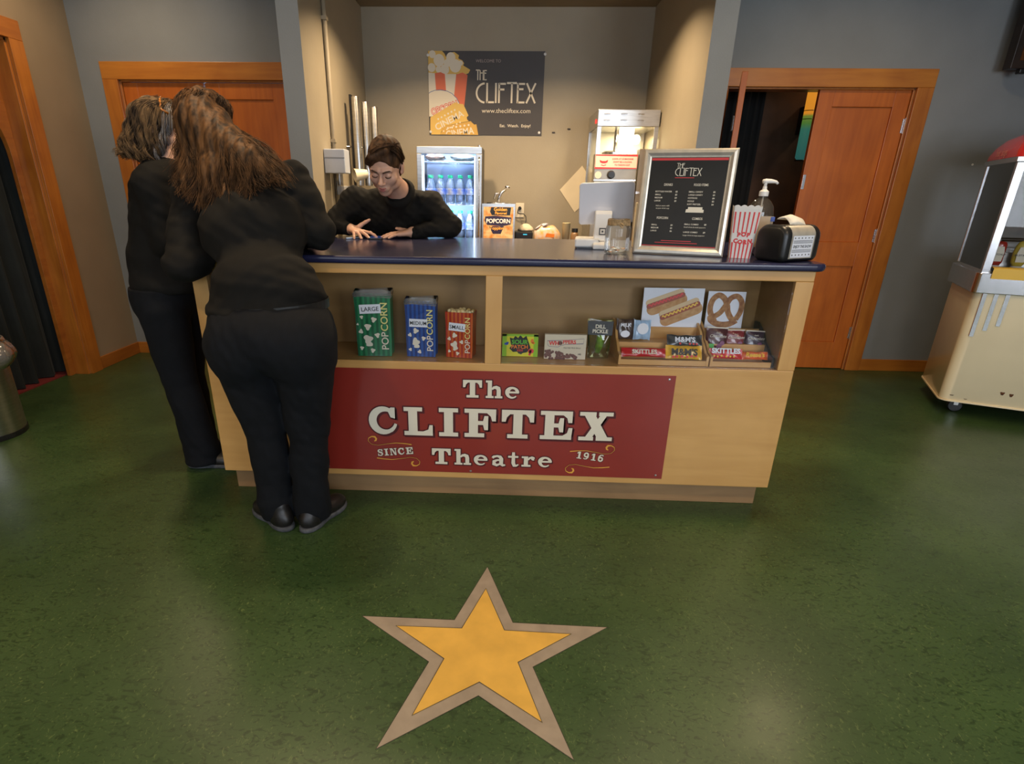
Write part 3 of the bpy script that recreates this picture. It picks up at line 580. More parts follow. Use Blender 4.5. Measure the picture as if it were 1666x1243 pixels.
pop_bag('popcorn_bag', 'tall green striped popcorn bag marked LARGE on the display shelf', -.565, 2.40, .150, .075, .258, .05, (.018, .20, .075), (.008, .105, .042), 'LARGE', 0, .205, .05, 'wrap')
pop_bag('popcorn_bag', 'blue striped popcorn bag marked MEDIUM on the display shelf', -.362, 2.405, .128, .07, .228, -.02, (.014, .075, .33), (.007, .03, .17), 'MEDIUM', 0, .148, -.02, 'wrap')
pop_bag('popcorn_bag', 'short red striped popcorn bag marked SMALL on the display shelf', -.192, 2.405, .118, .075, .196, -.16, (.55, .10, .012), (.38, .02, .008), 'SMALL', 0, .134, -.06, 'pop')

# ------------------------------------------------------------------ candy boxes
def boxthing(name, label, cat, cx, cy, w, d, h, rz, m, tilt=0):
    t = thing(name, label, cat, (cx, cy, SZ + .001), rz, rx=tilt); MB().box((-w / 2, -d / 2, 0), (w / 2, d / 2, h)).build('carton', m, t, bevel=.001); return t, face_T(0, -d / 2 - .0003, 0)
t, F = boxthing('candy_box', 'yellow and green sour candy theater box beside the centre post', 'candy box', .065, 2.42, .155, .02, .099, 0, mat('lime_yellow_card', (.72, .68, .02), .4, var=.05, coat=.3))
q = MB()
for x in (-.0775, .0585): q.rect(x, .0, x + .019, .099, F, .0004)
q.rect(-.0775, .090, .0775, .099, F, .0004); q.build('green_border', mat('lime_border', (.28, .55, .02), .4), t)
q = MB(); pts = [(-.040, .056), (-.046, .084), (-.030, .080), (-.022, .092), (-.010, .083), (.0, .095), (.012, .083), (.026, .093), (.030, .082), (.036, .066), (.046, .040), (.030, .020), (.012, .016), (.006, .010), (-.006, .014), (-.012, .022), (-.030, .020), (-.046, .036), (-.038, .048)]
q.poly(pts, F, .0006); q.build('black_splash', M['black'], t)
q = MB(); text(q, 'SOUR', F, .027, -.002, .056, .0011, bold=.03, sx=1.0); q.build('green_lettering', mat('bright_green_print', (.12, .48, .03), .4), t)
q = MB(); text(q, 'PATCH', F, .023, -.002, .036, .0011, bold=.03); q.build('orange_lettering', M['orange'], t)
q = MB(); text(q, 'KIDS', F, .012, .0, .024, .0011, bold=.03); q.disc(.048, .026, .013, .011, F, .0008); q.ribbon([(.046, .03), (.042, .006)], .010, F, .0008); q.build('red_print', M['print_red'], t)
q = MB(); q.disc(-.060, .056, .009, .005, F, .0008); q.disc(-.055, .061, .006, .004, F, .0008); q.build('blue_candy', M['blue_p'], t)
q = MB(); q.disc(.052, .070, .007, .010, F, .0008); q.disc(.058, .062, .006, .005, F, .0008); q.build('orange_candy', M['orange'], t)
t, F = boxthing('candy_box', 'cream malted-milk candy theater box with brown balls printed, beside the pickle pouch', 'candy box', .258, 2.395, .178, .022, .108, 0, mat('cream_card', (.70, .62, .46), .4, var=.03, coat=.3))
q = MB(); q.ribbon([(-.075, .062), (-.078, .080), (.0, .084), (.078, .092), (.076, .070), (.0, .066), (-.02, .060), (-.03, .054), (-.07, .056)], .0016, F, .0005, close=True); q.build('outline_print', mat('grey_violet_print', (.18, .14, .22), .5), t)
q = MB(); text(q, 'WH', F, .024, -.070, .0625, .001, 'LEFT', bold=.04); text(q, 'PPERS', F, .022, -.012, .069, .001, 'LEFT', bold=.03); q.build('red_lettering', M['print_red'], t)
q = MB(); q.disc(-.022, .0715, .009, None, F, .001)
for i in range(60):
    x = rng.uniform(-.088, .05); y = rng.uniform(.002, .044 - .028 * (x + .088) / .14)
    if y > .002: q.disc(x, y, .0062, None, F, .0006 + .00001 * i, 10)
q.build('malt_balls', mat('milk_chocolate_print', (.16, .065, .05), .45, var=.45, scale=160), t)
q = MB(); text(q, 'MALTED MILK BALLS', F, .008, .03, .048, .001); text(q, '142', F, .010, .062, .020, .001, bold=.03); q.build('small_print', M['darkwood'], t)

# pouch: flat-bottomed film pouch, full below and pinched flat on top
def pouch(w, h, d, nx=14, nz=18, wav=.003, ph=0.0, topw=1.0, flare=.0):
    mb = MB()
    for side in (-1, 1):
        b = len(mb.v)
        for j in range(nz + 1):
            v = j / nz
            for i in range(nx + 1):
                u = i / nx * 2 - 1; prof = max(0, 1 - abs(u) ** 3) ** .6 * max(0, math.sin(PI * min(1, .12 + v * .95)) ** .55 if v < .93 else .0)
                y = side * d / 2 * prof + wav * math.sin(9 * v + 3 * u + ph) * (1 if v < .9 else .6)
                mb.v.append((u * w / 2 * (1 + (topw - 1) * v + flare * math.sin(PI * v)), y, h * v))
        for j in range(nz):
            for i in range(nx):
                q = (b + j * (nx + 1) + i, b + j * (nx + 1) + i + 1, b + (j + 1) * (nx + 1) + i + 1, b + (j + 1) * (nx + 1) + i)
                mb.f.append(q if side < 0 else q[::-1]); mb.m.append(0)
    return mb
t = thing('pickle_pouch', 'clear pouch holding a whole dill pickle, black label on top', 'pickle pouch', (.405, 2.42, SZ + .001), -.08)
pouch(.088, .172, .042, topw=1.25).build('film', glass('brine_film', (.86, .88, .62), refl=2, rough=.08, body=.06, bodycol=(.16, .18, .06)), t, smooth=True)
mb = MB(); mb.tube([(-.004, 0, .022), (.002, .002, .05), (.005, 0, .08), (.002, -.002, .102)], [.010, .0165, .017, .011], 12); mb.build('pickle', mat('pickle_green', (.24, .46, .04), .35, var=.35, scale=60, bump=.8), t, smooth=True)
F = face_T(0, -.0225, 0); mb = MB(); mb.rings([[(-.051, -.0215, .106), (.051, -.0215, .106), (.051, -.0195, .106), (-.051, -.0195, .106)], [(-.054, -.016, .165), (.054, -.016, .165), (.054, -.014, .165), (-.054, -.014, .165)]]); mb.build('label', M['black'], t)
q = MB(); TT = frame_T((0, -.0326, 0), (1, 0, 0), (0, .093, 1)); text(q, 'DILL', TT, .022, 0, .136, .0012, bold=.03); text(q, 'PICKLE', TT, .021, 0, .116, .0008, bold=.03); q.ribbon([(.022, .072), (.036, .104)], .004, TT, .0012); q.build('lettering', M['ivory'], t)

# ------------------------------------------------------------------ stepped wooden candy trays
def tray(label, x0, x1, group=None):
    t = thing('candy_tray', label, 'candy tray', (0, 0, SZ + .001))
    m = M['maple']
    for x in (x0, x1 - .010):
        MB().prism([(2.325, 0), (2.56, 0), (2.56, .150), (2.53, .150), (2.46, .118), (2.43, .088), (2.40, .075), (2.36, .048), (2.325, .042)], x, x + .010, 'X').build('side_board', M['darkwood'] if x > 1.0 else m, t)
    a, b = x0 + .010, x1 - .010
    MB().box((a, 2.327, 0), (b, 2.335, .022)).build('front_board', m, t); MB().box((a, 2.335, 0), (b, 2.56, .006)).build('bottom_board', m, t)
    MB().box((a, 2.415, .006), (b, 2.423, .075)).box((a, 2.423, .067), (b, 2.50, .075)).box((a, 2.50, .075), (b, 2.508, .125)).build('step_board', m, t)
    return t
tray('left stepped wooden candy tray on the display shelf', .478, .852); tray('right stepped wooden candy tray on the display shelf', .858, 1.120)
# wrappers
def wrapper(w, h, d, ph=0.0):
    """pillow pack lying on its back edge: fat in the middle, flat crimped ends; length along x"""
    mb = MB(); nx, nz = 22, 9
    for side in (-1, 1):
        b = len(mb.v)
        for j in range(nz + 1):
            v = j / nz * 2 - 1
            for i in range(nx + 1):
                u = i / nx * 2 - 1; e = max(0, 1 - abs(u / .86) ** 4) if abs(u) < .86 else 0
                y = side * d / 2 * e ** .5 * max(0, 1 - abs(v) ** 2.5) ** .5 + .0025 * math.sin(7 * u + 3 * v + ph)
                mb.v.append((u * w / 2, y, v * h / 2 * (1 - .08 * e + .02 * math.sin(8 * u + ph))))
        for j in range(nz):
            for i in range(nx):
                q = (b + j * (nx + 1) + i, b + j * (nx + 1) + i + 1, b + (j + 1) * (nx + 1) + i + 1, b + (j + 1) * (nx + 1) + i)
                mb.f.append(q if side < 0 else q[::-1]); mb.m.append(0)
    return mb
def candy(name, label, cat, x, y, z, w, h, d, m, rx=-.35, rz=0.0, ry=0.0, group=None):
    t = thing(name, label, cat, (x, y, z), rz, group, rx=rx, ry=ry); wrapper(w, h, d, x * 9).build('wrapper', m, t, smooth=True); return t, face_T(0, -d / 2 - .0016, 0)
film = lambda n, c: mat(n, c, .28, var=.12, scale=35, coat=.5, coatr=.1)
mi, ms = film('silver_black_film', (.16, .16, .16)), None
t, F = candy('candy_bag', 'red candy wrapper lying in the lower step of the left tray', 'candy', .590, 2.365, SZ + .045, .19, .040, .016, film('red_film', (.52, .015, .02)), rx=-.5)
q = MB(); text(q, 'SKITTLES', F, .026, 0, -.008, .0008, bold=.03); q.build('lettering', M['ivory'], t)
t, F = candy('candy_bag', 'yellow chocolate-candy bag at the front of the left tray', 'candy', .755, 2.362, SZ + .050, .150, .060, .022, film('yellow_film', (.80, .44, .02)), rx=-.45, rz=-.05)
q = MB(); text(q, "M&M'S", F, .038, 0, -.014, .0018, bold=.04); q.build('lettering', M['darkwood'], t)
q = MB(); [q.disc(x, -.020 + .004 * math.sin(x * 300), .0055, None, F, .0012, 10) for x in (-.045, -.03, -.01, .012, .03, .048)]; q.build('candy_print', M['print_red'], t)
t, F = candy('candy_bag', 'dark chocolate-candy bag lying above the yellow bag in the left tray', 'candy', .760, 2.392, SZ + .094, .145, .050, .018, film('charcoal_film', (.035, .035, .04)), rx=-.55, rz=-.05)
q = MB(); text(q, "M&M'S", F, .030, 0, -.010, .0018, bold=.03); q.build('lettering', M['paper'], t)
q = MB(); [q.disc(x, -.018, .0045, None, F, .0012, 10) for x in (.02, .035, .048, -.02)]; q.build('candy_print', M['print_red'], t)
t, F = candy('candy_bag', 'small brown candy bag standing in the back of the left tray', 'candy', .520, 2.462, SZ + .122, .075, .092, .022, film('brown_film', (.06, .035, .03)), rx=-.12)
q = MB(); text(q, "MILK", F, .02, 0, .012, .0012, bold=.03); q.disc(.0, -.02, .02, .015, F, .0008); q.build('lettering', M['paper'], t)
t, F = candy('candy_bag', 'pale blue candy bag standing beside the brown bag in the left tray', 'candy', .592, 2.452, SZ + .122, .072, .088, .02, film('pale_blue_film', (.38, .55, .75)), rx=-.12)
q = MB(); q.disc(0, .006, .024, None, F, .0014); q.build('print', M['paper'], t)
t, F = candy('candy_bag', 'red wrapper with white letters at the left of the right tray front', 'candy', .930, 2.362, SZ + .048, .135, .044, .018, film('bright_red_film', (.62, .012, .015)), rx=-.45, rz=-.04)
q = MB(); text(q, 'SKITTLES', F, .029, -.002, .0, .0016, bold=.05); q.build('lettering', M['paper'], t)
q = MB(); [q.disc(x, -.013 + .002 * math.sin(x * 200), .0042, None, F, .0012, 10) for x in (-.05, -.036, -.02, 0, .016, .03)]; q.build('candy_print', M['yellow'], t)
t, F = candy('candy_bag', 'orange peanut-butter candy wrapper at the right of the right tray front', 'candy', 1.050, 2.366, SZ + .042, .115, .036, .016, film('orange_film', (.75, .11, .01)), rx=-.5)
q = MB(); text(q, "Reese's", F, .026, 0, -.008, .0012, bold=.03, shear=.2); q.build('lettering', M['yellow'], t)
bagm = [film('maroon_film', (.075, .012, .018)), film('dark_red_film', (.21, .018, .025)), film('plum_black_film', (.035, .012, .035))]
for (lab, x, y, z, w, h, rx, ry, m, wd) in (
    ('maroon chocolate pouch, leftmost of the three in the right tray', .905, 2.428, .108, .090, .108, -.10, .03, 0, 'x'),
    ('dark red chocolate pouch between the maroon and the plum pouch', .990, 2.440, .104, .084, .096, -.10, .0, 1, 'x'),
    ('plum-black chocolate pouch, rightmost of the three in the right tray', 1.068, 2.432, .106, .080, .096, -.10, .03, 2, 'x')):
    t = thing('chocolate_pouch', lab, 'candy', (x, y + (.004 if m == 1 else 0), SZ + .036), 0, rx=rx, ry=ry)
    pouch(w, h, .03, wav=.002, ph=x * 10).build('film', bagm[m], t, smooth=True); F = face_T(0, -.0165, 0)
    q = MB(); q.box((-w / 2, -.003, h * .965), (w / 2, -.001, h * 1.01)); text(q, {0: 'dark', 1: 'dark', 2: 'dark'}[m], F, .010, 0, h * .78, .001); text(q, 'Chocolate', F, .017, .0, h * .62, .001, shear=.3); q.build('white_print', M['ivory'], t)
    q = MB(); q.rect(-w * .36, h * .14, -w * .12, h * .36, F, .001); q.build('green_print', mat('leaf_green', (.05, .42, .04), .4), t)
    q = MB(); q.disc(w * .12, h * .28, .012, .01, F, .001); q.disc(w * .24, h * .40, .010, None, F, .001); q.build('fruit_print', mat('berry_print_%d' % m, (.20, .03, .12), .4), t)
# picture cards
def card(label, x, y, z, w, h, rz, rx):
    t = thing('picture_card', label, 'picture card', (x, y, z), rz, rx=rx); MB().box((-w / 2, -.0004, 0), (w / 2, .0004, h)).build('sheet', M['paper'], t); return t, face_T(0, -.0006, 0)
BUN, BUN2 = mat('bun_print', (.62, .36, .16), .6, c2=(.50, .24, .08), scale=40), mat('bun_light_print', (.75, .55, .32), .6, var=.05)
t, F = card('white picture card of two hot dogs propped above the left tray', .728, 2.512, SZ + .125, .262, .168, .02, -.06)
def hot_dog(F, x, y, a, L, cols, zz):
    R = F @ Matrix.Translation((x, y, zz)) @ Matrix.Rotation(a, 4, 'Z')
    def cap(w, dy, l, m, z, parent_q):
        parent_q.poly([(px, py + dy) for px, py in arc(l / 2 - w / 2, 0, w / 2, w / 2, -90, 90, 8) + arc(-l / 2 + w / 2, 0, w / 2, w / 2, 90, 270, 8)], R, z)
    q = MB(); cap(.050, -.016, L, 0, 0, q); q.build('bun_picture', BUN, t); q = MB(); cap(.030, .016, L * .95, 0, .0003, q); q.build('bun_picture', BUN2, t)
    q = MB(); cap(.022, .002, L * .96, 0, .0006, q); q.build('sausage_picture', mat('sausage_print', (.36, .07, .03), .5, var=.1), t)
    q = MB(); q.ribbon([(-L * .42 + L * .84 * i / 40, .004 + .005 * math.sin(i * 1.5)) for i in range(41)], .005, R, .0009); q.build('sauce_picture', M[cols], t)
hot_dog(F, -.032, .112, .36, .180, 'print_red', .0006); hot_dog(F, .034, .070, .40, .190, 'yellow', .0020)
t, F = card('white picture card of a pretzel propped above the right tray', .962, 2.530, SZ + .120, .160, .160, -.03, -.06)
pm = mat('pretzel_print', (.50, .25, .09), .6, c2=(.28, .10, .03), scale=55)
q = MB()
P1 = [(-.040, .030), (-.064, .075), (-.060, .120), (-.036, .143), (-.010, .130), (.006, .100), (.012, .075), (.026, .050), (.046, .028), (.052, .020)]
P2 = [(-.058, .052), (-.056, .036), (-.030, .020), (.0, .016), (.030, .022)]
P3 = [(.050, .040), (.066, .075), (.066, .115), (.044, .140), (.018, .132), (.004, .108), (-.006, .090), (-.022, .066), (-.050, .048), (-.060, .044)]
def smooth_pts(P, n=8):
    out = []
    for i in range(len(P) - 1):
        p0, p1, p2, p3 = [Vector(P[max(0, min(len(P) - 1, k))]) for k in (i - 1, i, i + 1, i + 2)]
        for j in range(n):
            s = j / n; out.append(tuple(.5 * ((2 * p1) + (p2 - p0) * s + (2 * p0 - 5 * p1 + 4 * p2 - p3) * s * s + (3 * p1 - p0 - 3 * p2 + p3) * s ** 3)))
    return out + [tuple(P[-1])]
q.ribbon(smooth_pts(P1), .024, F, .0006); q.ribbon(smooth_pts(P2 + [(.05, .04)]), .026, F, .0009); q.ribbon(smooth_pts(P3), .023, F, .0012)
q.build('pretzel_picture', pm, t)
# ------------------------------------------------------------------ on the countertop
# framed menu
t = thing('framed_menu', 'silver framed black concession menu standing upright on the right of the navy countertop', 'menu', (.713, 2.515, CT), -.33, rx=-.12)
W_, H_ = .362, .412
mb = MB()
def frame_rail(name, pts, parent):
    prof = [(0, 0), (0, -.012), (.006, -.018), (.016, -.020), (.026, -.012), (.032, -.010), (.034, 0)]      # (inward, depth)
    x0, z0, x1, z1 = pts
    cs = [(x0, z0, 1, 1), (x1, z0, -1, 1), (x1, z1, -1, -1), (x0, z1, 1, -1)]
    for i, nm in enumerate(('bottom_rail', 'side_rail', 'top_rail', 'side_rail')):
        a, b = cs[i], cs[(i + 1) % 4]; q = MB()
        q.rings([[(a[0] + a[2] * u, d, a[1] + a[3] * u) for u, d in prof], [(b[0] + b[2] * u, d, b[1] + b[3] * u) for u, d in prof]]); q.build(nm, M['silver'], parent)
frame_rail('frame', (-W_ / 2, 0, W_ / 2, H_), t)
MB().box((-W_ / 2 + .02, -.006, .02), (W_ / 2 - .02, .004, H_ - .02)).build('backing', M['black'], t)
MB().prism([(0, .006), (.10, .018), (.012, .30), (0, .30)], -.03, .03, 'X', T=Matrix.Translation((0, .004, 0))).build('easel_back', M['black'], t)
S = MB().box((-W_ / 2 + .033, -.0075, .033), (W_ / 2 - .033, -.0065, H_ - .033)).build('menu_sheet', mat('menu_black_print', (.020, .017, .012), .4, var=.1, spec=.25), t)
F = face_T(0, -.0078, 0); q = MB(); q.rect(-W_ / 2 + .034, H_ - .043, W_ / 2 - .034, H_ - .034, F); q.rect(-W_ / 2 + .034, .034, W_ / 2 - .034, .0365, F)
for y, w in ((H_ - .110, .075), (.055, .12), (.047, .17)): q.rect(-w / 2 - .01, y, w / 2 - .01, y + .0022, F, .0002)
q.build('red_print', M['print_red'], S)
q = MB(); deco(q, 'THE', F, -.046, H_ - .073, .019, .10, z=.0003); deco(q, 'CLIFTEX', F, -.049, H_ - .102, .030, .09, z=.0003)
for s_, x, y in (('DRINKS', -.070, .272), ('FOOD ITEMS', .058, .272), ('POPCORN', -.076, .142), ('COMBOS', .062, .142)): text(q, s_, F, .013, x, y, .0003, bold=.01, sx=.75)
rows = [(-.118, .247, 'BOTTLED WATER', -.038, '$2'), (-.118, .235, 'SMALL', -.038, '$3'), (-.118, .223, 'MEDIUM', -.038, '$4'), (-.118, .211, 'LARGE', -.038, '$5'),
        (.014, .247, 'SMALL CANDY', .108, '$2'), (.014, .235, 'LARGE CANDY', .108, '$3'), (.014, .223, 'HOTDOG', .108, '$4'), (.014, .211, 'PICKLE', .108, '$2'), (.014, .199, 'SOFT PRETZEL', .108, '$4'),
        (-.118, .116, 'SMALL', -.040, '$4'), (-.118, .104, 'MEDIUM', -.040, '$5'), (-.118, .092, 'LARGE', -.040, '$6'), (.014, .121, 'SMALL COMBO', .092, '$8'), (.014, .090, 'LARGE COMBO', .092, '$9')]
for x, y, a, x2, b in rows: text(q, a, F, .0082, x, y, .0003, 'LEFT', bold=.01); text(q, b, F, .0082, x2, y, .0003, 'LEFT', bold=.02)
for x, y, a in ((-.110, .192, 'Add an extra refill'), (-.108, .182, 'to your drink cup'), (.014, .110, 'Small drink & small popcorn'), (.014, .078, 'Large drink & large popcorn')): text(q, a, F, .0075, x, y, .0003, 'LEFT')
q.build('lettering', M['ivory'], S)
q = MB(); q.poly([(.012, .170), (.082, .170), (.082, .181), (.076, .182), (.076, .191), (.020, .191), (.020, .183), (.013, .182)], F, .0006); q.build('cover_sticker', M['ivory'], S)

# point-of-sale tablet
t = thing('tablet_register', 'white tablet cash register on a stand, its back to the room', 'cash register', (.43, 2.80, CT), -.12)
mb = MB()
rr = .014; w, h = .245, .185
pts = arc(w / 2 - rr, h / 2 - rr, rr, rr, 0, 90, 5) + arc(-w / 2 + rr, h / 2 - rr, rr, rr, 90, 180, 5) + arc(-w / 2 + rr, -h / 2 + rr, rr, rr, 180, 270, 5) + arc(w / 2 - rr, -h / 2 + rr, rr, rr, 270, 360, 5)
TM = Matrix.Translation((0.015, -.01, .195)) @ Matrix.Rotation(.22, 4, 'X') @ Matrix.Rotation(-.05, 4, 'Y')
silver_t = mat('pale_silver_shell', (.74, .74, .78), .35, 0.0, var=.02)
MB().prism(pts, 0, .011, 'Y', TM).build('tablet', silver_t, t, bevel=.004, seg=3)
MB().prism([(p[0] * .94, p[1] * .93) for p in pts], .011, .0125, 'Y', TM).build('screen', M['black'], t)
mb = MB().prism([(-.105, 0), (.055, 0), (.058, .012), (.055, .03), (.012, .055), (-.01, .165), (-.035, .165), (-.045, .150), (-.060, .035), (-.105, .022)], -.032, .045, 'X')
mb.build('stand', M['white'], t, bevel=.006, seg=3)
MB().box((-.115, -.08, .006), (.0, .07, .045)).build('card_reader', M['white'], t, bevel=.008, seg=3)
MB().box((-.105, -.07, 0), (.03, .06, .007)).build('rubber_foot', M['black'], t)
TT = frame_T((.006, -.078, .075), (1, 0, 0), (0, .125, 1)); q = MB(); q.ribbon([(-.013, -.011), (.013, -.011), (.013, .015), (-.013, .015)], .005, TT, .004, close=True); q.rect(-.004, -.002, .004, .006, TT, .004); q.build('square_logo', M['black'], t)
q = MB(); text(q, 'Square', TT, .010, -.002, -.042, .006, bold=.02); q.build('lettering', M['black'], t)

# tip jar
t = thing('tip_jar', 'clear glass jar with twine round its neck and coins inside', 'jar', (.462, 2.53, CT))
J = [(.040, 0), (.050, .004), (.052, .012), (.052, .100), (.050, .112), (.042, .122), (.041, .128)]
MB().lathe(J, n=36, cap=False).add([(.048 * math.cos(a), .048 * math.sin(a), .003) for a in [2 * PI * i / 36 for i in range(36)]], [tuple(range(36))]).build('jar_glass', glass('jar_glass', (.96, .97, .97), refl=.7), t, smooth=True)
twm = mat('jute_twine', (.38, .26, .13), .9, var=.3, scale=90, bump=.8)
for k in range(5):
    mb = MB().tube([(.0445 * math.cos(a), .0445 * math.sin(a), .117 + .0045 * k + .001 * math.sin(3 * a)) for a in [2 * PI * i / 30 for i in range(30)]], .0030, 6, close=True); mb.build('twine', twm, t, smooth=True)
MB().tube([(.0, -.046, .125), (.012, -.052, .118), (.006, -.056, .108), (-.004, -.052, .116)], .0025, 6).build('twine_bow', twm, t, smooth=True)
MB().lathe([(.046, .132), (.047, .139), (.044, .141)], n=30, cap=False).build('rim', glass('jar_rim_glass', (.8, .83, .85), refl=2.5), t, smooth=True)
cm = [mat('copper_coin', (.45, .20, .09), .3, .9, var=.2), mat('silver_coin', (.62, .60, .56), .3, .9, var=.1)]
for k in range(14):
    a = rng.uniform(0, 6.28); r = rng.uniform(0, .034); TM = Matrix.Translation((r * math.cos(a), r * math.sin(a), .0055 + .0016 * k)) @ Matrix.Rotation(rng.uniform(-.12, .12), 4, 'X') @ Matrix.Rotation(rng.uniform(-.12, .12), 4, 'Y')
    o = tag(MB().lathe([(.0095, 0), (.0095, .0016)], n=16, T=TM).build('coin', cm[k % 2]), 'coin lying at the bottom of the glass tip jar', 'coin', 'coins in the tip jar'); o.location = t.location

# striped popcorn tub
t = thing('popcorn_tub', 'red and white striped popcorn tub between the framed menu and the napkin dispenser', 'popcorn tub', (.955, 2.466, CT), -.30)
def sq(w, z, r=.006, sc=None):
    pts = []
    for cx, cy, a0 in ((w / 2 - r, w / 2 - r, 0), (-w / 2 + r, w / 2 - r, 90), (-w / 2 + r, -w / 2 + r, 180), (w / 2 - r, -w / 2 + r, 270)): pts += arc(cx, cy, r, r, a0, a0 + 90, 3)
    return [(x, y, z) for x, y in pts]
mb = MB(); mb.rings([sq(.082, 0), sq(.104, .19)], cap=False); mb.add(sq(.082, 0.0005), [tuple(range(15, -1, -1))])
tub_white = mat('tub_card', (.78, .75, .70), .45, var=.02, coat=.2); mb.build('tub', tub_white, t)
# scalloped rim
mb = MB(); n = 64; lo, hi = [], []
ring = sq(.1045, .186); 
def per(ringpts, k, n):
    L = [0]; P = [Vector(p) for p in ringpts]; N = len(P)
    for i in range(N): L.append(L[-1] + (P[(i + 1) % N] - P[i]).length)
    d = k / n * L[-1]
    for i in range(N):
        if L[i + 1] >= d: return P[i].lerp(P[(i + 1) % N], (d - L[i]) / max(1e-9, L[i + 1] - L[i]))
    return P[0]
for k in range(n):
    p = per(ring, k, n); lo.append(tuple(p)); hi.append((p.x * 1.01, p.y * 1.01, .196 + .006 * abs(math.sin(PI * k / 4))))
mb.rings([lo, hi], cap=False); mb.build('scalloped_rim', tub_white, t)
rs_ = M['print_red']
for side in range(4):
    R = Matrix.Rotation(side * PI / 2, 4, 'Z'); q = MB(); k = .011 / .19
    TT = R @ frame_T((0, -.0412, 0), (1, 0, 0), (0, -k, 1)); q2 = MB()
    for i in range(6):
        u = (i - 2.5) / 6 + .0
        for a, b in ((.0, .062), (.098, .178)):
            wa = .082 + .022 * a / .19; wb = .082 + .022 * b / .19
            q.poly([(u * wa - .0022, a), (u * wa + .0022, a), (u * wb + .0030, b), (u * wb - .0030, b)], TT, .0006)
    q.build('red_stripe', rs_, t)
    if side in (0, 3):
        for wd, y, am, sg in (('POP', .082, .006, 1), ('CORN', .062, .006, -1)):
            n_ = len(wd)
            for i, ch in enumerate(wd):
                u = (i - (n_ - 1) / 2) * .0175; text(q2, ch, TT, .022, u, y + sg * am * math.cos(u * 50) - (.002 if sg > 0 else 0), .0009, bold=.06)
        q2.build('lettering', rs_, t)
# sanitizer pump bottle
t = thing('sanitizer_bottle', 'clear pump bottle of hand sanitizer behind the striped popcorn tub', 'pump bottle', (1.058, 2.585, CT))
EL = Matrix.Diagonal((1, .62, 1, 1))
MB().lathe([(.045, 0), (.054, .006), (.056, .03), (.056, .16), (.050, .195), (.034, .218), (.017, .230), (.015, .240)], EL, 36).build('bottle', glass('gel_plastic', (.86, .84, .80), refl=1.4, body=.10, bodycol=(.45, .38, .30), rough=.02), t, smooth=True)
bubble_m = glass('bubble', (1, 1, 1), refl=6)
for k in range(16):
    a = rng.uniform(-1, 1); z = rng.uniform(.13, .205); r = .04 * a * (1 if z < .18 else .6); MB().sphere((r, rng.uniform(-.012, .012), z), rng.uniform(.0025, .005), n=8).build('air_bubble', bubble_m, t, smooth=True)
MB().lathe([(.0575, .035), (.0575, .158)], EL, 36, cap=False).build('label', mat('faded_tan_label', (.62, .50, .36), .5, var=.06), t, smooth=True)
MB().box((.036, -.030, .138), (.052, -.024, .156)).build('blue_tab', M['blue_p'], t)
MB().lathe([(.018, .236), (.0185, .240), (.0185, .254), (.014, .258), (.009, .262), (.008, .274)], n=24).build('pump_collar', M['white'], t, smooth=True, angle=40)
mb = MB().tube([(-.012, 0, .292), (.0, 0, .294), (.020, 0, .294), (.040, -.004, .291), (.048, -.006, .284)], [.0085, .0095, .0085, .006, .0045], 12); mb.lathe([(.006, .272), (.007, .292)], n=12); mb.build('pump_head', M['white'], t, smooth=True)
MB().tube([(0, 0, .236), (-.002, 0, .15), (-.006, 0, .02)], .0035, 8).build('dip_tube', M['white'], t, smooth=True)
# napkin dispenser
t = thing('napkin_dispenser', 'black napkin dispenser with a chrome front and a napkin sticking out on top', 'napkin dispenser', (1.103, 2.388, CT), .50, scale=1.06)
w, d, h = .115, .17, .125   # faceplates on +-X... long side faces the room
def rrect(w, h, r, n=5, top=None):
    top = top or r
    return arc(w / 2 - top, h - top, top, top, 0, 90, n) + arc(-w / 2 + top, h - top, top, top, 90, 180, n) + arc(-w / 2 + r, r, r, r, 180, 270, n) + arc(w / 2 - r, r, r, r, 270, 360, n)
mb = MB().prism(rrect(.165, .128, .018, top=.030), -.052, .052, 'Y'); 
# body: side profile (x,z) extruded along depth; the black cheeks bulge
cheek = MB(); rs = []
for k, (sc_, y) in enumerate(((.86, -.080), (.97, -.074), (1.0, -.064), (1.0, -.050))): rs.append([((x) * sc_, y, .064 + (z - .064) * sc_) for x, z in rrect(.150, .128, .020, top=.036)])
t.rotation_euler = (0, 0, .50)
RZ = Matrix.Rotation(PI / 2, 4, 'Z')
def shell(sgn):
    q = MB(); L = []
    for sc_, y in ((.80, .0985), (.93, .0935), (1.0, .082), (1.0, .066)): L.append([(sgn * y, x * sc_, .064 + (z - .064) * sc_) for x, z in rrect(.130, .128, .020, top=.040)])
    q.rings(L if sgn < 0 else L[::-1]); return q
for sg in (-1, 1): shell(sg).build('side_cheek', M['black'], t, smooth=True, angle=50)
pr = rrect(.118, .120, .010, top=.034)
MB().prism([(x, z + .003) for x, z in pr], -.066, .066, 'X').build('core', M['black'], t)
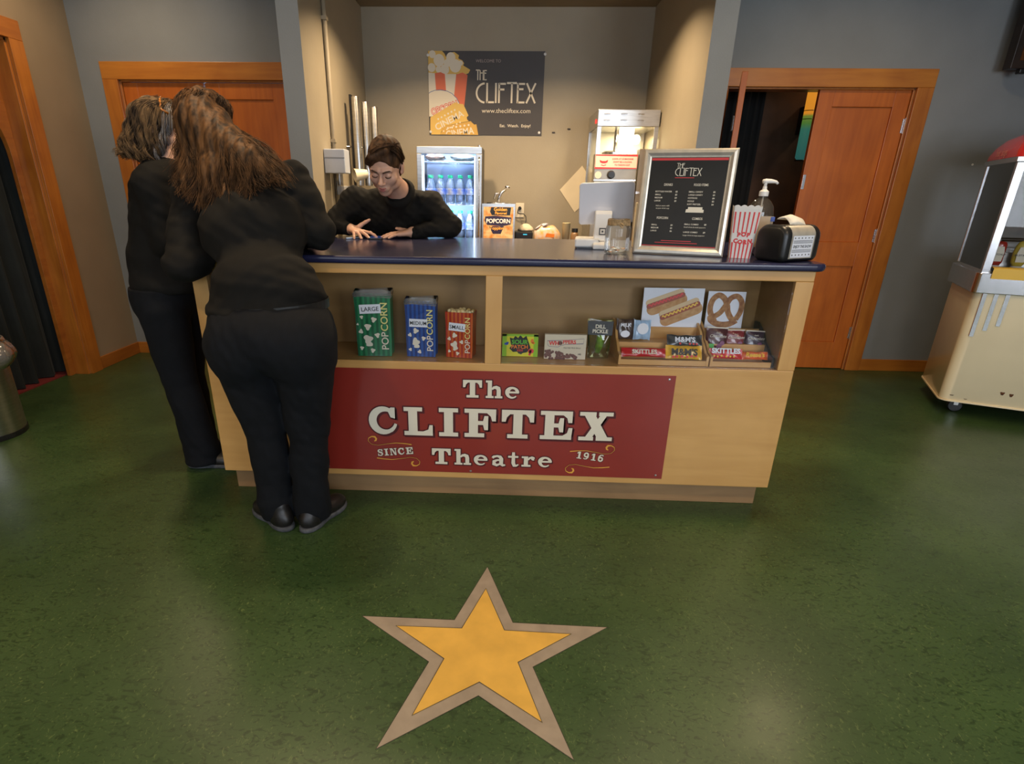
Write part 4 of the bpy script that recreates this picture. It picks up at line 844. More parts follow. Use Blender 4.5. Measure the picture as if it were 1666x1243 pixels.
# chrome faceplates wrapping the top on both sides, leaving a slot
def plate(sgn):
    q = MB(); path = [(-.0605, .012), (-.0615, .088)] + [(-.0615 + .036 * (1 - math.cos(a)), .088 + .038 * math.sin(a)) for a in [PI / 2 * i / 8 for i in range(1, 9)]] + [(-.012, .126)]
    path = [(sgn * p[0], p[1]) for p in path]; V = []
    for y, z in path: V += [(-.0655, y, z), (.0655, y, z)]
    n = len(path); q.add(V, [(2 * i, 2 * i + 1, 2 * i + 3, 2 * i + 2) if sgn > 0 else (2 * i + 2, 2 * i + 3, 2 * i + 1, 2 * i) for i in range(n - 1)]); return q.build('faceplate', M['silver'], t, smooth=True)
plate(1); plate(-1)
F = face_T(0, -.0625, 0); F = frame_T((0, -.0622, 0), (1, 0, 0), (0, -.012, 1))
q = MB(); q.poly([(-.056, .016), (.056, .016), (.056, .092), (-.056, .092)], F, .0004); card_ = q.build('insert_card', M['paper'], t)
q = MB()
for i in range(6): 
    for y in (.025, .084): q.disc(-.046 + .0184 * i, y, .0032, None, F, .0008, 5)
for y in (.034, .038, .042, .066, .070, .074): q.rect(-.052, y, .052, y + .0016, F, .0008)
text(q, 'ENJOY THE SHOW', F, .0135, 0, .050, .0008, bold=.02, sx=.86); q.build('lettering', mat('grey_print', (.06, .06, .06), .5), card_)
mb = MB(); rs = []
for k in range(9):
    u = k / 8; z = .124 + .030 * math.sin(PI * u * .62 + .25) ; rs.append([(-.045 + .005 * math.sin(5 * u), -.030 + .055 * u, z - .004), (.045, -.028 + .055 * u, z - .008 + .004 * math.sin(6 * u)), (.045, -.027 + .055 * u, z - .004 + .004 * math.sin(6 * u)), (.0, -.029 + .055 * u, z + .008), (-.045, -.030 + .055 * u, z)])
mb.rings(rs); mb.build('napkin', mat('napkin_paper', (.80, .75, .64), .85, var=.04, bump=.4, scale=60), t, smooth=True)

# phone and pen by the clerk's hands
t = thing('phone', 'dark blue phone lying on the countertop between the hands of the clerk', 'phone', (-.700, 3.12, CT), .12)
MB().prism(rrect(.072, .145, .009), 0, .008, 'Z', Matrix.Translation((0, -.072, 0))).build('body', M['black'], t, bevel=.002)
MB().prism([(x * .93, (y - .0725) * .95) for x, y in rrect(.072, .145, .008)], .0082, .0088, 'Z').build('screen', mat('blue_screen', (.03, .06, .22), .08, emit=(.05, .10, .35), estr=.25), t)
t = thing('stylus', 'pale blue pen held under the left fingers on the countertop', 'pen', (-.806, 3.085, CT + .0045), .9)
MB().tube([(-.055, 0, 0), (.035, 0, 0)], .0042, 10).tube([(.035, 0, 0), (.052, 0, 0)], [.0042, .0012], 10).build('barrel', mat('pale_blue_plastic', (.45, .60, .85), .3, var=.05), t, smooth=True)
# ------------------------------------------------------------------ alcove: back counter and what stands on it
BC = .91
t = thing('back_counter', 'low back counter along the alcove wall behind the clerk', 'counter', (0, 0, 0))
MB().box((AL + .005, 4.50, .0), (AR - .005, AY1 - .005, BC - .03)).build('body', M['maple'], t); MB().box((AL + .003, 4.46, BC - .03), (AR - .003, AY1 - .003, BC)).build('worktop', M['navy'], t, bevel=.004)
# welcome poster
PX, PZ, PWd, PHt = -.671, 1.761, .918, .589
t = thing('wall_poster', 'dark rectangular welcome poster with popcorn and ticket artwork on the alcove wall', 'poster', (PX, AY1 - .001, PZ))
MB().box((0, -.006, 0), (PWd, 0, PHt)).build('board', mat('charcoal_poster_print', (.052, .043, .038), .5, var=.04), t)
def fx(x): return (x - 110) / (1430 - 110) * PWd
def fy(y): return (1110 - y) / (1110 - 168) * PHt
F = face_T(0, -.0063, 0); P = lambda pts: [(fx(a), fy(b)) for a, b in pts]
cream, orange_m, yel1, yel2 = mat('cream_print', (.84, .74, .56), .5), mat('coral_print', (.80, .16, .06), .5), mat('ticket_yellow', (.80, .50, .10), .5), mat('ticket_gold', (.68, .38, .06), .5)
q = MB(); q.poly(P([(112, 168), (270, 168), (300, 200), (318, 240), (345, 190), (410, 180), (440, 200), (462, 215), (455, 250), (500, 270), (520, 300), (510, 325), (545, 345), (590, 372), (570, 410), (545, 420), (112, 420)]), F, .0003); q.build('popcorn_artwork', yel1, t)
q = MB()
for i, (x, y, r) in enumerate(((160, 205, 38), (235, 270, 62), (150, 350, 44), (370, 240, 52), (330, 300, 40), (420, 330, 66), (300, 370, 50), (230, 370, 34), (480, 300, 26))): q.disc(fx(x), fy(y), r / 1320 * PWd, None, F, .0006 + i * .00003, 18)
q.build('popcorn_highlight', cream, t)
q = MB(); q.poly(P([(112, 405), (185, 412), (192, 470), (200, 620), (120, 640), (112, 660)]), F, .0008); q.poly(P([(300, 420), (430, 420), (420, 700), (330, 640), (310, 600)]), F, .0008); q.build('bucket_stripe', cream, t)
q = MB(); q.poly(P([(185, 412), (250, 400), (300, 420), (312, 600), (196, 600)]), F, .0009); q.poly(P([(430, 425), (500, 402), (560, 430), (520, 800), (400, 700)]), F, .0009); q.build('bucket_stripe', orange_m, t)
q = MB(); cpts = [(120 + 130 + 222 * math.cos(a), 815 - 215 * math.sin(a)) for a in [math.radians(-60 + 220 * i / 30) for i in range(31)]]
cpts = [(min(470, max(112, x)), y) for x, y in cpts]
q.poly(P([(112, 900)] + [(112, 640)] + [(130, 625), (180, 606), (250, 600), (320, 612), (380, 640), (430, 690), (462, 745), (470, 800), (400, 900)]), F, .0012); q.build('round_badge', cream, t)
q = MB(); q.ribbon(P([(112, 635), (130, 622), (180, 602), (250, 596), (320, 608), (380, 636), (432, 687), (464, 742)]), .004, F, .0014); q.build('badge_outline', mat('slate_blue_print', (.10, .16, .35), .5), t)
def rotT(x, y, deg): return F @ Matrix.Translation((fx(x), fy(y), 0)) @ Matrix.Rotation(math.radians(deg), 4, 'Z')
q = MB(); text(q, 'OPCORN', rotT(292, 800, 17), .066, 0, -.022, .0017, bold=.07, sx=.80); q.build('red_lettering', mat('poster_red', (.75, .05, .03), .5), t)
q = MB(); text(q, 'OPCORN', rotT(292, 800, 17), .066, 0, -.022, .0022, bold=.0, sx=.80); q.build('lettering', cream, t)
q = MB(); q.poly(P([(125, 910), (400, 745), (430, 735), (450, 750), (510, 755), (540, 815), (572, 885), (552, 905), (556, 930), (575, 950), (280, 1010), (235, 1110), (130, 1110), (140, 1080), (122, 1070)]), F, .0026); q.build('cinema_ticket', yel1, t)
q = MB(); q.poly(P([(262, 1015), (600, 950), (612, 965), (640, 990), (665, 985), (688, 1110), (232, 1110), (260, 1070), (245, 1060)]), F, .0030); q.build('cinema_ticket', yel2, t)
q = MB(); R1 = rotT(345, 945, 26); text(q, 'CINEMA', R1, .068, 0, -.022, .0034, bold=.02); R2 = rotT(470, 1095, 8); text(q, 'CINEMA', R2, .070, 0, -.016, .0036, bold=.02, sx=.9)
for i in range(6): q.disc(-.075 + .030 * i, .048, .008, None, R1, .0034, 5)
for i in range(6): q.disc(-.075 + .030 * i, -.050, .007, None, R1, .0034, 5)
for i in range(6): q.disc(-.09 + .034 * i, .052, .009, None, R2, .0036, 5)
q2 = MB(); q2.v, q2.f, q2.m = q.v, q.f, q.m
q2.v = [v if v[2] > .004 else (v[0], v[1], .004) for v in q2.v]
q2.build('ticket_lettering', cream, t)
q = MB(); text(q, 'WELCOME TO', F, .029, fx(652), fy(290), .0004, 'LEFT', sx=1.05); q.build('small_lettering', mat('dim_pink_print', (.42, .33, .28), .5), t)
q = MB(); deco(q, 'THE', F, fx(655), fy(485), fy(375) - fy(485), .11, sx=.78, z=.0004); h_ = fy(515) - fy(740); deco(q, 'CLIFTEX', F, fx(660), fy(740), h_, .10, sx=(fx(1340) - fx(655)) / decow('CLIFTEX', h_) * 1.02, z=.0004)
text(q, 'www.thecliftex.com', F, .046, fx(1010), fy(852), .0004, sx=1.06); text(q, 'Eat.  Watch.  Enjoy!', F, .030, fx(1118), fy(1015), .0004, bold=.01, sx=1.05); q.build('lettering', cream, t)
for x, y in ((.0, .56), (PWd, .57), (.01, .02), (PWd - .02, .02)): MB().lathe([(.011, 0), (.009, .004), (.002, .005)], n=10, T=face_T(x, -.006, y)).build('pin', M['white'], t)
# wall marks
for lab, x, z, m in (('left of the two small dark anchors in the alcove wall beside the popcorn machine', .345, 1.785, 'darkwood'), ('small dark anchor in the alcove wall nearest the popcorn machine', .468, 1.812, 'darkwood')):
    tag(MB().cbox((x, AY1 - .004, z), (.024, .008, .009)).build('wall_anchor', M[m], bevel=.002), lab, 'wall anchor')
# outlet
t = thing('wall_outlet', 'cream wall outlet with a black plug on the alcove wall', 'outlet', (.092, AY1 - .001, 1.185))
MB().box((-.036, -.006, -.058), (.036, 0, .058)).build('cover_plate', mat('cream_plate', (.75, .66, .50), .4), t, bevel=.003)
MB().lathe([(.014, 0), (.014, .020), (.008, .026)], n=14, T=face_T(0, -.006, .018)).build('plug', M['black'], t)
MB().tube([(0, -.03, .018), (-.014, -.04, .004), (-.018, -.04, -.020), (.0, -.045, -.026), (.032, -.05, -.026), (.052, -.06, -.045), (.055, -.07, -.075), (.045, -.09, -.115), (.04, -.13, -.165)], .0045, 8).build('cord', M['black'], t, smooth=True)

# fridge
FX0, FX1, FY, FZ0, FZ1 = -.690, -.208, 4.55, BC + .001, 1.633
t = thing('drink_fridge', 'small glass-door drink fridge with lit shelves of water bottles', 'fridge', (0, 0, 0))
fw = FX1 - FX0; D2 = .42
mb = MB(); a = .02
for lo, hi in (((FX0, FY + .035, FZ0), (FX0 + a, FY + D2, FZ1)), ((FX1 - a, FY + .035, FZ0), (FX1, FY + D2, FZ1)), ((FX0 + a, FY + .035, FZ1 - a), (FX1 - a, FY + D2, FZ1)), ((FX0 + a, FY + .035, FZ0), (FX1 - a, FY + D2, FZ0 + .05)), ((FX0 + a, FY + D2 - a, FZ0 + .05), (FX1 - a, FY + D2, FZ1 - a))): mb.box(lo, hi)
mb.build('cabinet', mat('fridge_black', (.02, .02, .022), .4), t)
fr = MB(); b = .042
dr = MB().box((FX0, FY, FZ1 - b - .006), (FX1, FY + .033, FZ1)).box((FX0, FY, FZ0), (FX1, FY + .033, FZ0 + b + .03)).box((FX0, FY, FZ0 + b + .03), (FX0 + .036, FY + .033, FZ1 - b - .006)).box((FX1 - .045, FY, FZ0 + b + .03), (FX1, FY + .033, FZ1 - b - .006)).build('door', M['steel'], t, bevel=.003)
MB().box((FX0 + .037, FY + .012, FZ0 + b + .031), (FX1 - .046, FY + .016, FZ1 - b - .007)).build('glass_pane', M['glass'], dr)
MB().tube([(FX1 - .02, FY - .012, FZ0 + .08), (FX1 - .02, FY - .022, FZ0 + .11), (FX1 - .02, FY - .022, FZ1 - .10), (FX1 - .02, FY - .012, FZ1 - .07)], .007, 10).build('handle', M['chrome'], dr, smooth=True)
MB().lathe([(.010, 0), (.010, .012)], n=12, T=Matrix.Translation((FX1 - .022, FY + .02, FZ1))).build('hinge_pin', M['steel'], dr)
led = mat('cool_led', (.8, .9, 1), .5, emit=(.55, .72, 1.0), estr=9)
area('fridge_fill_light', (-.45, FY + .06, FZ1 - .035), (-.45, FY + .30, FZ0 + .3), .38, 6.0, (.66, .82, 1.0), .04)  # added lights that brighten the bottles and liner
area('fridge_fill_light', (-.45, FY + .035, 1.21), (-.45, FY + .30, 1.0), .38, 3, (.66, .82, 1.0), .02)
MB().box((FX0 + .040, FY + .040, FZ0 + .08), (FX0 + .048, FY + .046, FZ1 - .06)).build('light_strip', led, t); MB().box((FX1 - .058, FY + .040, FZ0 + .08), (FX1 - .050, FY + .046, FZ1 - .06)).build('light_strip', led, t)
MB().box((FX0 + .022, FY + D2 - .024, FZ0 + .052), (FX1 - .022, FY + D2 - .021, FZ1 - .022)).build('liner', mat('blue_white_liner', (.40, .55, .90), .5), t)
wire = M['chrome']; SH = [1.265, 1.500]; SH = [FZ0 + .052, 1.235, 1.535]
for z in SH[1:]:
    q = MB()
    for k in range(12): q.tube([(FX0 + .03 + (fw - .06) * k / 11, FY + .05, z), (FX0 + .03 + (fw - .06) * k / 11, FY + D2 - .03, z)], .002, 6)
    for y in (FY + .05, FY + D2 - .03): q.tube([(FX0 + .022, y, z - .001), (FX1 - .022, y, z - .001)], .003, 6)
    q.build('wire_shelf', wire, t, smooth=True)
def make_bottle():
    r = thing('water_bottle', 'x', 'water bottle', (0, 0, 0), 0)
    MB().lathe([(.026, 0), (.030, .006), (.0305, .05), (.0285, .058), (.0305, .066), (.0305, .115), (.029, .125), (.022, .155), (.0125, .178), (.0125, .190)], n=20).build('bottle', glass('bottle_plastic', (.82, .90, 1.0), refl=2.2, rough=.05, body=.30, bodycol=(.55, .72, 1)), r, smooth=True)
    MB().lathe([(.0312, .068), (.0312, .112)], n=20, cap=False).build('label', mat('bottle_label', (.10, .22, .80), .4, c2=(.75, .82, .95), scale=22, lo=.4, hi=.6), r, smooth=True)
    MB().lathe([(.0145, .184), (.0145, .203), (.012, .205)], n=20).build('cap', mat('green_cap', (.02, .42, .22), .4), r, smooth=True, angle=40)
    return r
proto = make_bottle(); first = True; nth = {0: 'lower', 1: 'upper'}
names5 = ['leftmost', 'second from the left', 'middle', 'fourth from the left', 'rightmost']
for sh, z in ((1, SH[1]), (0, SH[1] - .252)):
    for row in range(2):
        for i in range(5):
            if sh == 0 and row == 1 and i == 0: continue
            o = proto if first else copy_tree(proto); first = False
            o.location = (FX0 + .082 + i * .0762 + (.004 if row else 0), FY + .095 + row * .072, z + .003)
            tag(o, 'water bottle with a green cap, %s, %s row, %s fridge shelf' % (names5[i], 'front' if row == 0 else 'back', nth[sh]), 'water bottle', 'water bottles in the fridge')
q = MB()
for k in range(12): q.tube([(FX0 + .03 + (fw - .06) * k / 11, FY + .05, SH[1] - .252), (FX0 + .03 + (fw - .06) * k / 11, FY + D2 - .03, SH[1] - .252)], .002, 6)
for y in (FY + .05, FY + D2 - .03): q.tube([(FX0 + .022, y, SH[1] - .252), (FX1 - .022, y, SH[1] - .252)], .0025, 6)
q.build('wire_shelf', wire, t, smooth=True)
# packets lying in the top of the fridge
for lab, x, w, m in (('brown plastic-wrapped food packet at the left on the top fridge shelf', FX0 + .125, .15, mat('brown_wrap', (.30, .16, .12), .3, var=.4, scale=30)), ('white plastic-wrapped food packet at the right on the top fridge shelf', FX1 - .145, .19, mat('white_wrap', (.66, .68, .74), .3, var=.3, scale=26))):
    tt = thing('food_packet', lab, 'food packet', (x, FY + .13, SH[2] + .028)); wrapper(w, .12, .042, x * 5).build('packet', m, tt, smooth=True); tt.rotation_euler = (PI / 2 - .12, 0, 0)

# popcorn topping dispenser with glowing front
t = thing('topping_dispenser', 'small steel topping warmer with a lit orange popcorn sign', 'dispenser', (0, 0, 0))
wx0, wx1, wz1, wy = -.208 + .004, .046, 1.243, 4.56
mb = MB().box((wx0, wy + .004, BC + .001), (wx1, wy + .25, wz1)).build('case', M['steel'], t, bevel=.003)
MB().box((wx0, wy, wz1 - .018), (wx1, wy + .01, wz1 + .004)).box((wx0, wy, BC + .001), (wx0 + .012, wy + .01, wz1 - .018)).box((wx1 - .012, wy, BC + .001), (wx1, wy + .01, wz1 - .018)).build('bezel', M['steel'], t)
def glowmat():
    m, nt, p = _nt('backlit_amber'); tc = nt.nodes.new('ShaderNodeTexCoord'); n = nt.nodes.new('ShaderNodeTexNoise'); n.inputs['Scale'].default_value = 28; nt.links.new(tc.outputs['Object'], n.inputs['Vector'])
    r = nt.nodes.new('ShaderNodeValToRGB'); r.color_ramp.elements[0].color = (.85, .22, .02, 1); r.color_ramp.elements[1].color = (1, .62, .22, 1); r.color_ramp.elements[0].position = .35; r.color_ramp.elements[1].position = .65
    nt.links.new(n.outputs['Fac'], r.inputs[0]); nt.links.new(r.outputs[0], p.inputs['Emission Color']); p.inputs['Emission Strength'].default_value = .95; p.inputs['Base Color'].default_value = (.10, .04, .01, 1); return m
MB().box((wx0 + .012, wy + .001, BC + .02), (wx1 - .012, wy + .0038, wz1 - .018)).build('lit_panel', glowmat(), t)
F = face_T((wx0 + wx1) / 2, wy + .0005, 1.0)
q = MB(); q.poly([(-.055, .222), (.095, .222), (.088, .165), (-.050, .165), (-.064, .19)], F, .0); q.build('black_print', M['black'], t)
q = MB(); q.poly([(-.10, .155), (-.03, .162), (.10, .150), (.095, .10), (.03, .086), (-.085, .095), (-.105, .125)], F, .0003); q.poly([(-.07, .086), (.045, .086), (.02, .03), (-.04, .03)], F, .0001); q.build('purple_print', mat('dark_purple_print', (.035, .025, .075), .4), t)
q = MB(); text(q, 'POPCORN', F, .042, 0, .110, .0008, bold=.03, sx=.93); q.build('white_lettering', mat('warm_white_lettering', (.9, .8, .7), .5, emit=(.9, .75, .6), estr=.4), t)
q = MB(); text(q, 'Golden', F, .034, .015, .196, .0008, bold=.02); text(q, 'Flavored', F, .026, .018, .172, .0008, bold=.02); text(q, 'Topping', F, .032, -.012, .062, .0008, bold=.02); q.build('amber_lettering', mat('amber_lettering', (.9, .4, .05), .5, emit=(1, .4, .05), estr=.5), t)
MB().lathe([(.10, 0), (.095, .008), (.04, .013), (.03, .016)], n=28, T=Matrix.Translation((-.075, wy + .10, wz1 + .002)) @ Matrix.Diagonal((1, .8, 1, 1))).build('lid', M['chrome'], t, smooth=True)
# pump spout with handle: a swooping chrome lever
mb = MB().tube([(-.082, wy + .1, wz1 + .012), (-.078, wy + .1, wz1 + .05), (-.062, wy + .1, wz1 + .080), (-.03, wy + .1, wz1 + .105)], [.013, .009, .011, .008], 12).tube([(-.118, wy + .1, wz1 + .035), (-.105, wy + .1, wz1 + .075), (-.070, wy + .1, wz1 + .075)], [.004, .008, .010], 10); mb.build('pump', M['chrome'], t, smooth=True)
MB().sphere((-.016, wy + .1, wz1 + .122), .019, n=16, sc=(1, 1, .7)).build('pump_knob', M['chrome'], t, smooth=True)

# power strip, bread bag, cups
t = thing('electronic_box', 'low black box with a blue light on the back counter beside the topping warmer', 'box', (.115, 4.70, BC + .001))
MB().box((-.065, -.09, 0), (.075, .09, .135)).build('case', M['black'], t, bevel=.008); MB().box((.0, -.0915, .112), (.03, -.09, .118)).build('indicator', mat('cyan_led', (.02, .2, .3), .4, emit=(.05, .5, .8), estr=1.5), t)
t = thing('crumpled_cloth', 'crumpled cream cloth lying on the black box', 'cloth', (.135, 4.70, BC + .137))
mb = MB(); n = 20; rs = []
for j in range(7):
    v = j / 6; rs.append([((.055 * math.cos(v * PI / 2) + .005) * math.cos(2 * PI * i / n) * (1 + .12 * math.sin(5 * i)), (.045 * math.cos(v * PI / 2) + .004) * math.sin(2 * PI * i / n), .048 * math.sin(v * PI / 2) * (1 + .15 * math.sin(3 * i + j)) + .001) for i in range(n)])
mb.rings(rs); mb.build('cloth', mat('cream_cloth', (.60, .52, .38), .9, var=.1, bump=.5, scale=40), t, smooth=True)
t = thing('bread_bag', 'bag of buns in printed clear plastic with purple spots on the back counter', 'bread bag', (.305, 4.62, BC + .001), .1, scale=.82)
bm = mat('bread_bag_print', (.76, .38, .10), .35, c2=(.62, .52, .46), scale=24, coat=.4)
mb = MB(); rs = []
for k in range(13):
    u = k / 12; x = -.13 + .25 * u; r = .078 * math.sin(PI * min(1, .10 + .85 * u)) ** .5 + .004 * math.sin(11 * u); rs.append([(x, .8 * r * math.cos(2 * PI * i / 18) * (1 + .05 * math.sin(3 * i + k)), .115 + r * 1.45 * math.sin(2 * PI * i / 18) * (1 + .05 * math.cos(2 * i + k))) for i in range(18)])
mb.rings(rs); mb.build('bag', bm, t, smooth=True)
mb = MB(); rs = []
for k in range(8):
    u = k / 7; r = .038 - .022 * math.sin(PI * u); rs.append([(-.03 - .07 * u + r * math.cos(2 * PI * i / 12) * .8, r * math.sin(2 * PI * i / 12), .225 + .05 * u - .07 * u * u + r * .5 * math.cos(2 * PI * i / 12)) for i in range(12)])
mb.rings(rs); mb.build('bag_neck', mat('purple_white_film', (.60, .56, .60), .35, c2=(.07, .03, .22), scale=18, lo=.42, hi=.5), t, smooth=True)
F = face_T(.0, -.062, .12); q = MB(); q.poly([(-.035, .005), (.05, .0), (.055, .03), (-.02, .038)], F, 0); q.build('label_print', M['orange'], t)
q = MB(); q.disc(-.06, -.055, .022, .012, F, 0); q.disc(.0, -.058, .02, .01, F, 0); q.disc(.06, -.055, .026, .012, F, 0); q.build('purple_print', mat('violet_print', (.06, .03, .22), .4), t)
tag(MB().lathe([(.024, 0), (.031, .20), (.033, .203), (.030, .20)], n=20, T=Matrix.Translation((.448, 4.66, BC + .001))).build('paper_cup', mat('pale_yellow_cup', (.72, .60, .34), .5, var=.03), smooth=True), 'tall pale yellow cup on the back counter beside the bread bag', 'cup')
t = thing('brown_container', 'small brown jar with a black lid behind the tablet register', 'jar', (.512, 4.62, BC + .001)); MB().lathe([(.028, 0), (.03, .01), (.03, .12), (.02, .14)], n=20).build('jar', mat('brown_plastic', (.22, .12, .05), .4), t, smooth=True); MB().lathe([(.024, .14), (.024, .165)], n=20).build('lid', M['black'], t)
# paper sheet turned like a diamond, taped on the wall
def wall_sheet(name, label, cat, pts, y, m):
    return tag(MB().prism(pts, y - .002, y, 'Y').build(name, m), label, cat)
wall_sheet('paper_sheet', 'cream paper sheet hung diagonally on the wall left of the popcorn machine', 'paper', [(.422, 1.352), (.596, 1.540), (.74, 1.36), (.560, 1.175)], AY1 - .002, mat('warm_paper', (.74, .63, .44), .7, var=.03))

# popcorn machine
t = thing('popcorn_machine', 'steel and glass popcorn machine at the right of the alcove', 'popcorn machine', (0, 0, 0))
px0, px1, py0, py1, pz0, pz1 = .617, 1.040, 4.58, 5.06, 1.30, 1.885
px0 = .618; px1 = AR - .012
BZ = BC + .001
MB().box((px0, py0 + .02, BZ), (px1, py1, 1.30)).build('base_cabinet', M['steel'], t, bevel=.003)
hd = MB().box((px0 - .004, py0 - .004, 1.775), (px1 + .003, py1 + .004, pz1)).build('hood', M['steel'], t, bevel=.004)
F = face_T(0, py0 - .005, 0)
for x in (.68, .80, .92):
    for z in (1.855, 1.815):
        q = MB(); q.rings([[(x - .022, py0 - .005, z), (x + .022, py0 - .005, z), (x + .022, py0 - .005, z + .004), (x - .022, py0 - .005, z + .004)], [(x - .020, py0 - .016, z - .004), (x + .020, py0 - .016, z - .004), (x + .020, py0 - .016, z - .002), (x - .020, py0 - .016, z - .002)]]); q.build('vent_louvre', M['chrome'], hd)
MB().box((px0 - .010, py0 + .04, 1.80), (px0 - .004, py0 + .08, 1.825)).build('red_switch', mat('red_switch', (.5, .01, .01), .3, emit=(1, .03, .02), estr=1.0), hd)
for x in (px0, px1 - .028): MB().box((x, py0, 1.30), (x + .028, py0 + .02, 1.775)).build('corner_post', M['steel'], t)
for x in (px0, px1 - .02): MB().box((x, py1 - .02, 1.30), (x + .02, py1, 1.775)).build('corner_post', M['steel'], t)
MB().box((px0 + .028, py0 + .006, 1.30), (px1 - .028, py0 + .010, 1.775)).build('front_glass', glass('popper_glass', refl=2.2), t)
MB().box((px0 + .004, py0 + .02, 1.30), (px0 + .008, py1 - .02, 1.775)).build('side_glass', M['glass'], t)
MB().box((px0 + .02, py1 - .01, 1.30), (px1 - .02, py1 - .006, 1.775)).build('rear_panel', mat('pale_panel', (.75, .72, .60), .4), t)
MB().lathe([(.085, 1.50), (.10, 1.53), (.10, 1.62), (.085, 1.63)], n=28, T=Matrix.Translation((.80, 4.84, 0))).build('kettle', M['chrome'], t, smooth=True, angle=40)
MB().tube([(.80, 4.84, 1.63), (.80, 4.84, 1.78)], .014, 12).build('kettle_hanger', M['chrome'], t, smooth=True)
area('popper_fill_light', (.90, 4.80, 1.76), (.86, 4.85, 1.3), .12, 7, (1, .82, .5), spread=3.0)  # added light that strengthens the glow of the bulb
MB().lathe([(.012, 1.735), (.026, 1.72), (.03, 1.70), (.022, 1.68), (.004, 1.67)], n=18, T=Matrix.Translation((.93, 4.72, 0))).build('light_bulb', mat('popper_bulb', (1, .9, .6), .4, emit=(1, .80, .42), estr=22), t, smooth=True)
q = MB()
for i in range(260):
    x = rng.uniform(px0 + .03, px1 - .03); y = rng.uniform(py0 + .03, py1 - .03); q.sphere((x, y, 1.315 + .10 * max(0, math.sin((x - px0) / (px1 - px0) * PI)) * rng.uniform(.2, 1)), rng.uniform(.012, .018), n=6)
o = q.build('popcorn', M['popcorn'], t, smooth=True); o['kind'] = 'stuff'
# hot dog steamer box in front of the popper with a red and white notice
t = thing('hot_dog_steamer', 'steel hot dog steamer with a red and white notice, in front of the popcorn machine', 'steamer', (0, 0, 0))
sx0, sx1, sy0 = .600, .905, 4.47
sx0 = .604
MB().box((sx0, sy0, BZ), (sx1, sy0 + .10, 1.59)).build('case', mat('dull_steel', (.34, .31, .26), .4, .7, var=.1), t, bevel=.003)
F = face_T((sx0 + sx1) / 2, sy0 - .001, 1.54); 
nb = MB().cbox((0, 0, .0005), (sx1 - sx0 + .0, .090, .001), F).build('notice', M['ivory'], t)
q = MB(); q.ribbon([(-.148, -.042), (.148, -.042), (.148, .042), (-.148, .042)], .006, F, .0018, close=True)
q.poly([(-.118, .012), (-.10, .004), (-.075, .004), (-.058, .012), (-.062, -.004), (-.078, -.010), (-.098, -.010), (-.114, -.004)], F, .0018); q.ribbon([(-.105, -.020), (-.088, -.026), (-.070, -.020)], .004, F, .0018)
for y, s_ in ((.014, '(LOOK AT US MACHINE'), (-.006, "DON'T BE A CLOWN"), (-.026, 'TO THROW OUT')): text(q, s_, F, .0145, .045, y, .0018, bold=.02, sx=.95)
q.build('red_print', M['print_red'], nb)
MB().lathe([(.026, 0), (.028, .012), (.022, .03)], n=20, T=face_T(.725, sy0, 1.455)).build('knob', M['black'], t, smooth=True, angle=40)
MB().box((sx0 + .0, sy0 - .006, 1.415), (sx1, sy0, 1.422)).build('ledge', M['chrome'], t)
MB().box((sx0 + .006, sy0 - .003, 1.385), (sx0 + .048, sy0, 1.408)).build('white_tag', M['white'], t)
MB().lathe([(.024, 0), (.024, .004)], n=18, T=face_T(sx0 + .03, sy0, 1.452)).build('round_sticker', M['ivory'], t)
# tall box of the menu-side: brown cabinet right of the steamer
t = thing('steel_side_cabinet', 'dull steel box between the steamer and the framed menu', 'cabinet', (0, 0, 0))
MB().box((.915, 4.47, BZ), (1.03, 4.57, 1.625)).build('case', mat('dull_bronze_steel', (.30, .24, .17), .35, .8, var=.1), t, bevel=.003); MB().box((.915, 4.466, 1.33), (1.03, 4.47, 1.345)).build('trim_strip', M['chrome'], t)
t = thing('carton', 'cream carton with yellow lettering standing between the register and the framed menu', 'carton', (.640, 2.86, CT), -.1)
MB().box((-.045, -.03, 0), (.045, .03, .20)).build('carton', mat('cream_yellow_card', (.80, .70, .48), .5, c2=(.80, .48, .12), scale=16, lo=.3, hi=.45), t, bevel=.002)
# left wall of the alcove: cup dispenser tubes, white box, conduit
t = thing('cup_dispenser', 'row of steel cup dispenser tubes on the left alcove wall', 'cup dispenser', (0, 0, 0))
MB().box((-1.142, 4.46, 1.36), (-1.127, 4.50, 1.95)).build('back_plate', M['black'], t)
for k, (x, y) in enumerate(((-1.098, 4.46), (-1.046, 4.52), (-.996, 4.58))):
    o = MB().lathe([(.026, 1.36), (.028, 1.38), (.028, 1.93 - .025 * k), (.026, 1.935 - .025 * k)], n=24, T=Matrix.Translation((x, y, 0))).build('tube', M['steel'], t, smooth=True, angle=40)
MB().tube([(AL + .001, 4.47, 1.62), (-.98, 4.57, 1.62)], .006, 8).build('bracket', M['steel'], t)
t = thing('paper_cup', 'cream paper cup sticking out sideways below the steel cup tubes', 'cup', (-1.075, 4.24, 1.425), 0, rx=0)
TM = Matrix.Rotation(math.radians(-60), 4, 'Z') @ Matrix.Rotation(math.radians(98), 4, 'X')
MB().lathe([(.028, -.085), (.042, .0), (.0445, .0), (.0445, .005), (.041, .004)], n=28, T=TM, cap=False).build('cup', mat('cream_cup', (.78, .68, .48), .5, var=.02), t, smooth=True, angle=40); MB().lathe([(.0285, -.082), (.027, -.080)], n=28, T=TM).build('cup_base', M['ivory'], t)
t = thing('wall_dispenser', 'pale grey-blue plastic dispenser box on the left alcove wall', 'dispenser', (0, 0, 0))
dm = mat('pale_blue_grey_plastic', (.50, .54, .62), .35, var=.02)
